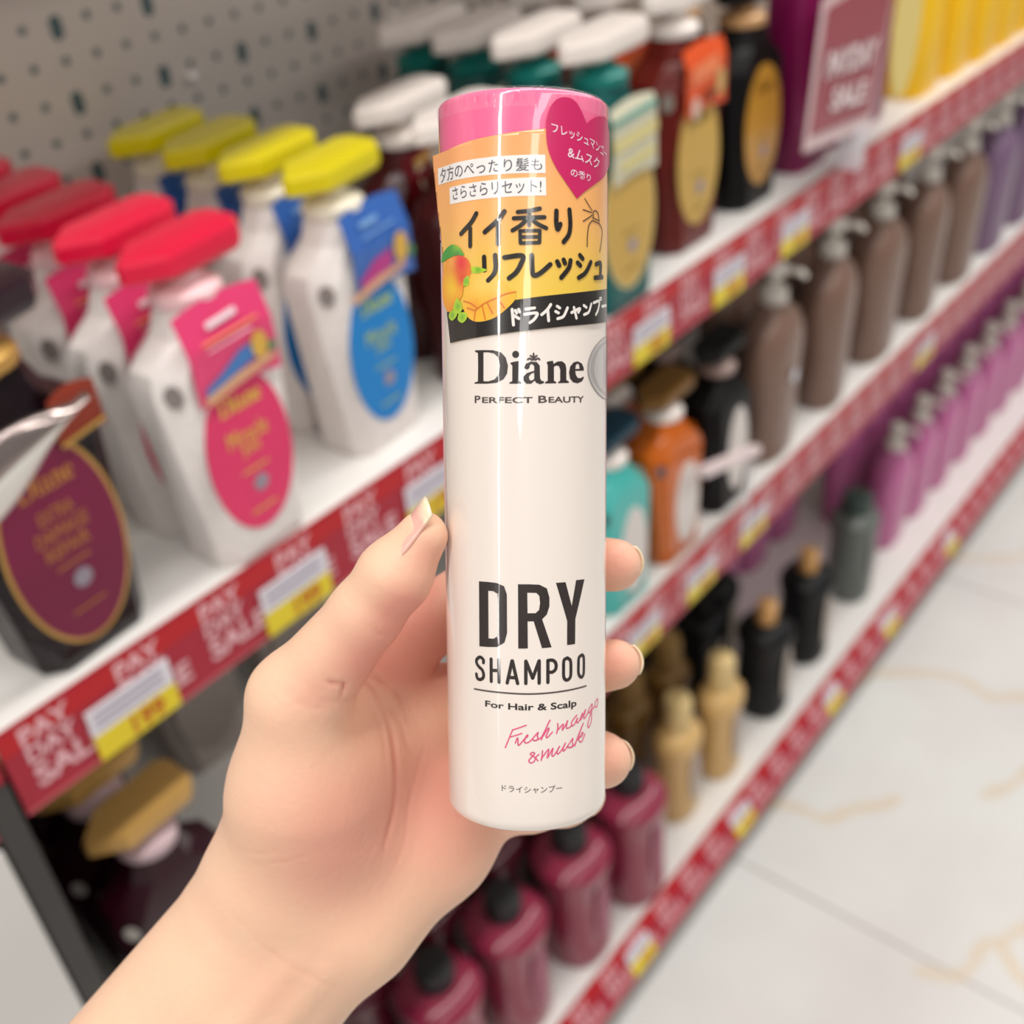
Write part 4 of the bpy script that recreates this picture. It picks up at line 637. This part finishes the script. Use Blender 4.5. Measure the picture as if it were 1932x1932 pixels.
# sticker ---------------------------------------------------------------
umax = 26.0
LEFT = list(ART['st_left']); TOP = list(ART['st_top']); BOT = list(ART['st_bot'])
vt = TOP[-1][1]; vb = BOT[-1][1]
st_poly = BOT[:1] + BOT[1:] + [(umax, vb + .5), (umax + 2, vb + 25), (umax, vt - 3), (14, vt + .2)] + TOP[::-1] + LEFT[:2] + LEFT[2:]
NST = [curve_fill([st_poly])]
sv, sf = cut(NST[0], .8, 1.6)
vlo = min(p[1] for p in sv); vhi = max(p[1] for p in sv)
st_m = film('sticker_print', None, attr='tint')
def tint_mesh(me, v2, fn, name='tint'):
    a = me.color_attributes.new(name, 'FLOAT_COLOR', 'POINT'); c = np.array([fn(x, y) for x, y in v2], 'f').ravel(); a.data.foreach_set('color', c)
def ramp(stops):
    def f(t):
        for (t0, c0), (t1, c1) in zip(stops[:-1], stops[1:]):
            if t <= t1:
                k = max(0, (t - t0) / (t1 - t0)); return tuple(a + (b - a) * k for a, b in zip(c0, c1))
        return stops[-1][1]
    return f
orr = ramp([(0, lin('#f0cb48')), (.22, lin('#f3c757')), (.45, lin('#fbb96a')), (.75, lin('#fdb070')), (1, lin('#fdab6c'))])
st = wrap('sticker', (sv, sf), st_m, stickmap(0), can); tag(st, 'orange sticker with Japanese lettering, its left end standing off the can')
tint_mesh(st.data, sv, lambda x, y: orr(max(0, min(1, (y - 124) / (168 - 124)))))
md = st.modifiers.new('paper', 'SOLIDIFY'); md.thickness = .00012; md.offset = -1
blk = film('sticker_black', '#1c1614')
band = BOT + [(umax, vb + .5), (umax, ART['band_top'][-1][1] + .6)] + ART['band_top'][::-1]
wrap('black_band', cut(curve_fill([band])), blk, stickmap(.00006), st)
wh = film('sticker_white', '#f7f2ef')
wrap('white_boxes', merge2d([cut(curve_fill([ART['box1']])), cut(curve_fill([ART['box2']]))]), wh, stickmap(.00006), st)
S12 = stickmap(.00012)
grey_ink = film('slate_ink', '#55505e')
text_on('box_lettering', [('夕方のぺったり髪も', ART['t1'], .0), ('さらさらリセット!', ART['t2'], .0)], grey_ink, S12, st)
hk = film('headline_ink', '#1f1814'); wrap('headline', merge2d([strokes2d(ART['head'][:4] + ART['head'][11:], 1.06), strokes2d(ART['head'][4:9], .92), strokes2d(ART['head'][9:11], .78, False)]), hk, stickmap(.0002), st)
wrap('band_lettering', strokes2d(ART['band'], .68), film('band_white', '#f4ede6'), S12, st)
wrap('band_ring', strokes2d([ART['ring']], .4), film('band_white2', '#f4ede6'), S12, st)
wrap('spray_icon', strokes2d(ART['icon'], .26), film('icon_ink', '#4a3226'), S12, st)
# printed fruit
def blobs(base, L):
    base = np.array(base)
    def f(x, y):
        c = base.copy()
        for bx_, by_, r, col, k in L:
            w_ = k * math.exp(-((x - bx_) ** 2 + (y - by_) ** 2) / (r * r)); c = c * (1 - w_) + np.array(col) * w_
        return tuple(c)
    return f
def print_shape(name, P, fn, dr):
    sm = smooth_line(P + [P[0]], 5)[:-1]; v, f = cut(curve_fill([sm]), .45, .45)
    o = wrap(name, (v, f), st_m, stickmap(dr), st); tint_mesh(o.data, v, fn); return o
mg = ART['mango']; mx_ = sum(p[0] for p in mg) / len(mg); my_ = sum(p[1] for p in mg) / len(mg)
print_shape('mango_print', mg, blobs(lin('#f59a2c'), [(mx_ - 1.2, my_ - 1, 3.6, lin('#ffd12e'), .95), (mx_ + 2.2, my_ + 4.0, 3.4, lin('#e8323c'), 1.0), (mx_ + 2.6, my_ + .5, 2.0, lin('#e2452f'), .9), (mx_ - 1.5, my_ + 4.5, 1.8, lin('#ffb45a'), .7), (mx_ + .5, my_ - 7, 3.0, lin('#f08a2a'), .7)]), .00015)
ct = ART['cut']; cx_ = sum(p[0] for p in ct) / len(ct); cy_ = sum(p[1] for p in ct) / len(ct)
print_shape('cut_mango_print', ct, blobs(lin('#f9bf3a'), [(cx_ - 1, cy_ + 3, 3.4, lin('#fbd36b'), .9), (cx_ + 2, cy_ - 2.4, 2.4, lin('#f7a431'), .8), (cx_ - 3.4, cy_ - 2, 1.7, lin('#f2972c'), .7)]), .00015)
wrap('cut_mango_lines', strokes2d(ART['cutl'], .32), film('mango_line', '#e0782e'), stickmap(.00021), st)
lf = ART['leaf']; print_shape('leaf_print', lf, blobs(lin('#3f9e3f'), [(lf[3][0], lf[3][1], 2.0, lin('#9fd23a'), .9), (lf[6][0], lf[6][1], 1.5, lin('#2f8a4a'), .8)]), .00021)
for P in ART['mint']:
    mmx = sum(p[0] for p in P) / len(P); mmy = sum(p[1] for p in P) / len(P)
    print_shape('mint_print', P, blobs(lin('#b7d92f'), [(mmx, mmy, .9, lin('#4fa43a'), .7)]), .00022)
# heart
hp = ART['heart']; h2 = ART['heart2']; top_r = hp[-1]
heart = smooth_line(hp[:13], 5) + smooth_line(hp[12:] + [(top_r[0] + 3.5, top_r[1] + .1), (top_r[0] + 7.5, top_r[1] - 3.5), (top_r[0] + 9.0, top_r[1] - 9), (top_r[0] + 7.5, h2[0][1] + 4), h2[0]], 5)[1:] + smooth_line(h2 + [hp[0]], 4)[1:-1]
he = wrap('heart_sticker', cut(curve_fill([heart]), .8), film('heart_magenta', '#cf1a62'), stickmap(.00016), can); he['label'] = 'magenta heart with white Japanese lettering'
hw_ = film('heart_white', '#f6dbe4')
text_on('heart_lettering', [('フレッシュマンゴー', [ART['ht1'][0], (ART['ht1'][1][0] + 2.2, ART['ht1'][1][1] - 1.5), (ART['ht1'][2][0] + 2.2, ART['ht1'][2][1] - 1.5), ART['ht1'][3]], .012), ('&ムスク', ART['ht2'], .012), ('の香り', ART['ht3'], .01)], hw_, stickmap(.00022), he)
# ============================================================= hand and forearm (one continuous surface)
def seg(p, a, b):
    a3 = np.array(a[:3], 'f'); b3 = np.array(b[:3], 'f'); ab = b3 - a3; L2 = float(ab @ ab)
    t = np.clip(((p - a3) @ ab) / L2, 0, 1); d = p - (a3 + t[:, None] * ab)
    return np.sqrt((d * d).sum(1)) - (a[3] + (b[3] - a[3]) * t)
def smin(a, b, k):
    h = np.maximum(k - np.abs(a - b), 0) / k; return np.minimum(a, b) - h * h * k * .25
def chain(p, C, k):
    d = None
    for a, b in zip(C[:-1], C[1:]):
        e = seg(p, a, b); d = e if d is None else smin(d, e, k)
    return d
def hand_sdf(p):
    d = None
    for C in HAND['palm']:
        e = chain(p, C, 8); d = e if d is None else smin(d, e, 11)
    T = HAND['thumb']; d2 = smin(chain(p, T[0][:3], 8), chain(p, T[1], 6), 10); base = smin(d, d2, 10)
    for C in HAND['tendon']: base = smin(base, chain(p, C, 2), 5)
    dist = chain(p, T[0][2:], 3.0); res = smin(base, dist, 5)
    for C in HAND['f']:
        e = chain(p, C, 3.0); cand = smin(base, e, 7); res = smin(res, cand, 1.0)
    cyl = np.sqrt(p[:, 0] ** 2 + p[:, 2] ** 2) - 20.12
    cyl = np.maximum(cyl, -p[:, 1] - 0.3)
    return np.maximum(res, -cyl)
def surface_nets(h=0.8):
    lo = np.array([-190, -185, -66], 'f'); hi = np.array([42, 92, 24], 'f'); n = ((hi - lo) / h).astype(int) + 1
    c = 5; nc = n // c + 2
    G = np.stack(np.meshgrid(*[lo[i] + (np.arange(nc[i]) + .5) * h * c for i in range(3)], indexing='ij'), -1).reshape(-1, 3).astype('f')
    dc = hand_sdf(G).reshape(nc)
    V = np.repeat(np.repeat(np.repeat(dc, c, 0), c, 1), c, 2)[:n[0], :n[1], :n[2]].copy()
    near = np.argwhere(np.abs(V) < h * c * 1.25)
    P = lo + near * h
    out = np.empty(len(P), 'f')
    for i in range(0, len(P), 400000): out[i:i + 400000] = hand_sdf(P[i:i + 400000].astype('f'))
    V[near[:, 0], near[:, 1], near[:, 2]] = out
    # keep the far end closed
    V[:, :1] = np.maximum(V[:, :1], .5); V[:1] = np.maximum(V[:1], .5)
    s = V < 0; A = np.array(n) - 1
    cnt = np.zeros(A, 'i'); 
    for dx in (0, 1):
        for dy in (0, 1):
            for dz in (0, 1): cnt += s[dx:dx + A[0], dy:dy + A[1], dz:dz + A[2]]
    act = (cnt > 0) & (cnt < 8); ids = -np.ones(A, 'i'); cells = np.argwhere(act); ids[act] = np.arange(len(cells))
    acc = np.zeros((len(cells), 3)); num = np.zeros(len(cells))
    cor = [(0, 0, 0), (1, 0, 0), (0, 1, 0), (1, 1, 0), (0, 0, 1), (1, 0, 1), (0, 1, 1), (1, 1, 1)]
    for i in range(8):
        for j in range(i + 1, 8):
            if sum(abs(a - b) for a, b in zip(cor[i], cor[j])) != 1: continue
            va = V[cells[:, 0] + cor[i][0], cells[:, 1] + cor[i][1], cells[:, 2] + cor[i][2]]; vb = V[cells[:, 0] + cor[j][0], cells[:, 1] + cor[j][1], cells[:, 2] + cor[j][2]]
            m = (va < 0) != (vb < 0); t = np.where(m, va / np.where(m, va - vb, 1), 0)
            q = np.array(cor[i]) + t[:, None] * (np.array(cor[j]) - np.array(cor[i])); acc += q * m[:, None]; num += m
    P = lo + (cells + acc / num[:, None]) * h
    F = []
    for ax in range(3):
        o1, o2 = (ax + 1) % 3, (ax + 2) % 3
        sl0 = [slice(1, A[i]) for i in range(3)]; sl0[ax] = slice(0, A[ax]); a = s[tuple(sl0)]
        sl1 = list(sl0); sl1[ax] = slice(1, A[ax] + 1); b = s[tuple(sl1)]
        e = np.argwhere(a != b); off = np.array([1, 1, 1]); off[ax] = 0; e = e + off
        flip = s[e[:, 0], e[:, 1], e[:, 2]]
        u1 = np.zeros(3, int); u1[o1] = 1; u2 = np.zeros(3, int); u2[o2] = 1
        q = [e - u1 - u2, e - u2, e, e - u1]; q = [ids[k[:, 0], k[:, 1], k[:, 2]] for k in q]
        Q = np.stack(q, 1); Q[~flip] = Q[~flip][:, ::-1]; F.append(Q)
    F = np.concatenate(F); F = F[(F >= 0).all(1)]
    return P, F
def relax(P, F, it, lam=.5):
    E = np.concatenate([F[:, [0, 1]], F[:, [1, 2]], F[:, [2, 3]], F[:, [3, 0]]]); n = len(P)
    for _ in range(it):
        S = np.zeros((n, 3)); C = np.zeros(n)
        for a, b in ((0, 1), (1, 0)):
            for k in range(3): S[:, k] += np.bincount(E[:, a], P[E[:, b], k], n)
            C += np.bincount(E[:, a], minlength=n)
        P = P + lam * (S / np.maximum(C, 1)[:, None] - P)
    return P
HP, HF = surface_nets(.8)
HP = relax(HP, HF, 3)
nx = np.zeros_like(HP); fn_ = np.cross(HP[HF[:, 2]] - HP[HF[:, 0]], HP[HF[:, 3]] - HP[HF[:, 1]])
for k in range(4):
    for c in range(3): nx[:, c] += np.bincount(HF[:, k], fn_[:, c], len(HP))
nx /= np.linalg.norm(nx, axis=1)[:, None] + 1e-9
dcr = np.full(len(HP), 99.0); fw = nx[:, 2] > .15
cdep = np.zeros(len(HP))
for ci, L in enumerate(HAND['crease']):
    L_amp = [1.5, 1.15, 1.0, .4, .5, .3, .3, .35, .5, .3][ci] if ci < 10 else .35
    Q = smooth_line(L, 4)
    for a, b in ():
        pass
    arr = np.array(Q); cum = np.concatenate([[0], np.cumsum(np.hypot(*(arr[1:] - arr[:-1]).T))]); tot = cum[-1]
    for i in range(len(arr) - 1):
        a = arr[i]; ab = arr[i + 1] - a; t = np.clip(((HP[:, :2] - a) @ ab) / (ab @ ab + 1e-9), 0, 1); dd = np.hypot(*(HP[:, :2] - a - t[:, None] * ab).T)
        s_ = (cum[i] + t * np.hypot(*ab)) / tot; am = L_amp * np.sqrt(np.clip(np.sin(math.pi * np.clip(s_, .02, .98)), 0, 1)) * (.75 + .25 * np.sin(s_ * 17 + tot))
        cdep = np.maximum(cdep, am * np.exp(-(dd / .62) ** 2))
cdep[~fw] = 0
HP = HP - nx * (.62 * cdep)[:, None]
blush = np.zeros(len(HP))
for (bx_, by_), r, w_ in HAND['blush']: blush += w_ * np.exp(-((HP[:, 0] - bx_) ** 2 + (HP[:, 1] - by_) ** 2) / r ** 2) * (nx[:, 2] > -.3)
blush = np.clip(blush + .35 * cdep, 0, 1)
def skin():
    m = bpy.data.materials.new('skin'); m.use_nodes = True; nt = m.node_tree; N = nt.nodes; Lk = nt.links; b = N['Principled BSDF']
    a = N.new('ShaderNodeAttribute'); a.attribute_name = 'blush'; tc = N.new('ShaderNodeTexCoord')
    n1 = N.new('ShaderNodeTexNoise'); n1.inputs['Scale'].default_value = 55; n1.inputs['Detail'].default_value = 3; Lk.new(tc.outputs['Object'], n1.inputs['Vector'])
    base = N.new('ShaderNodeMix'); base.data_type = 'RGBA'; base.inputs[6].default_value = lin('#f4cfae'); base.inputs[7].default_value = lin('#f3c3a8'); Lk.new(n1.outputs['Fac'], base.inputs[0])
    mx = N.new('ShaderNodeMix'); mx.data_type = 'RGBA'; Lk.new(a.outputs['Fac'], mx.inputs[0]); Lk.new(base.outputs[2], mx.inputs[6]); mx.inputs[7].default_value = lin('#e79f8c')
    Lk.new(mx.outputs[2], b.inputs['Base Color']); b.inputs['Roughness'].default_value = .5; b.inputs['Subsurface Weight'].default_value = .25
    b.inputs['Subsurface Radius'].default_value = (1.0, .35, .2); b.inputs['Subsurface Scale'].default_value = .004; b.inputs['Specular IOR Level'].default_value = .35
    n2 = N.new('ShaderNodeTexNoise'); n2.inputs['Scale'].default_value = 900; Lk.new(tc.outputs['Object'], n2.inputs['Vector'])
    n3 = N.new('ShaderNodeTexVoronoi'); n3.inputs['Scale'].default_value = 420; Lk.new(tc.outputs['Object'], n3.inputs['Vector'])
    ad = N.new('ShaderNodeMath'); ad.operation = 'ADD'; Lk.new(n2.outputs['Fac'], ad.inputs[0]); Lk.new(n3.outputs['Distance'], ad.inputs[1])
    bp = N.new('ShaderNodeBump'); bp.inputs['Strength'].default_value = .16; bp.inputs['Distance'].default_value = .0004; Lk.new(ad.outputs[0], bp.inputs['Height']); Lk.new(bp.outputs['Normal'], b.inputs['Normal'])
    return m
hm = mesh_from('person', (HP / 1000).tolist(), HF.tolist(), skin(), True)
at = hm.attributes.new('blush', 'FLOAT', 'POINT'); at.data.foreach_set('value', blush.astype('f'))
person = obj('person', hm); person.matrix_world = FR
tag(person, 'bare left hand and forearm reaching in from lower left, gripping the shampoo can', 'person')
# finger nails
nail_m = mat('fingernail', '#f3c6b4', .22, coat=.5, var=.02, sss=.1); 
def nail_mat():
    m = bpy.data.materials.new('nail_plate'); m.use_nodes = True; nt = m.node_tree; b = nt.nodes['Principled BSDF']; b.inputs['Roughness'].default_value = .25; b.inputs['Coat Weight'].default_value = .4
    a = nt.nodes.new('ShaderNodeAttribute'); a.attribute_name = 'edge'; mx = nt.nodes.new('ShaderNodeMix'); mx.data_type = 'RGBA'; nt.links.new(a.outputs['Fac'], mx.inputs[0])
    mx.inputs[6].default_value = lin('#efb5a6'); mx.inputs[7].default_value = lin('#f5e2c2'); nt.links.new(mx.outputs[2], b.inputs['Base Color']); return m
NM = nail_mat()
def nail(c, d, nrm, length, width, rad, lab, free=.78, taper=0.0):
    """c: centre of the finger tip (mm), d: finger direction, nrm: outward dorsal normal"""
    c = np.array(c, float); d = np.array(d, float); d /= np.linalg.norm(d); nrm = np.array(nrm, float); nrm -= d * (nrm @ d); nrm /= np.linalg.norm(nrm); sd = np.cross(d, nrm)
    V = []; E = []; nu, nv = 14, 12
    for j in range(nv + 1):
        t = j / nv
        for i in range(nu + 1):
            u = i / nu * 2 - 1; wv = width / 2 * (1 - .12 * abs(t - .35)); endround = 1 - .20 * u * u if t > .5 else 1
            a = u * wv / rad; along = (-length * .62 + length * t * (1 if t <= .5 else 1 - .10 * u * u * (t - .5) * 2))
            lift = rad + .12 + taper * max(0, -along) - .55 * max(0, t - .55) ** 1.5 * 1.4 + (.35 if j == 0 else 0) * -1
            p = c + d * along + nrm * (lift * math.cos(a)) + sd * (lift * math.sin(a)); V.append(p / 1000); E.append(min(1, max(0, (t - free + .06 * u * u) / .08)))
    F = [(j * (nu + 1) + i, j * (nu + 1) + i + 1, (j + 1) * (nu + 1) + i + 1, (j + 1) * (nu + 1) + i) for j in range(nv) for i in range(nu)]
    me = mesh_from('fingernail', [tuple(p) for p in V], F, NM, True); a_ = me.attributes.new('edge', 'FLOAT', 'POINT'); a_.data.foreach_set('value', np.array(E, 'f'))
    o = obj('fingernail', me, person); o['label'] = lab; m_ = o.modifiers.new('thick', 'SOLIDIFY'); m_.thickness = .0004; m_.offset = -1
T = HAND['thumb'][0]
nail(np.array(T[-1][:3]) + np.array([2.2, 0.9, 0.]), np.array(T[-1][:3]) - np.array(T[-2][:3]), (-.76, .45, .33), 18.0, 11.5, 6.5, 'thumbnail seen from the side, pale free edge at the tip', .80, .20)
for k, nm in ((0, 'index'), (1, 'middle'), (2, 'ring')):
    C = HAND['f'][k]; t3 = np.array(C[3][:3]); d = t3 - np.array(C[2][:3])
    nail(t3, d, (1.0, .12, -.35), 10.5, 9.5, C[3][3] + .1, 'pale nail at the tip of the %s finger' % nm)
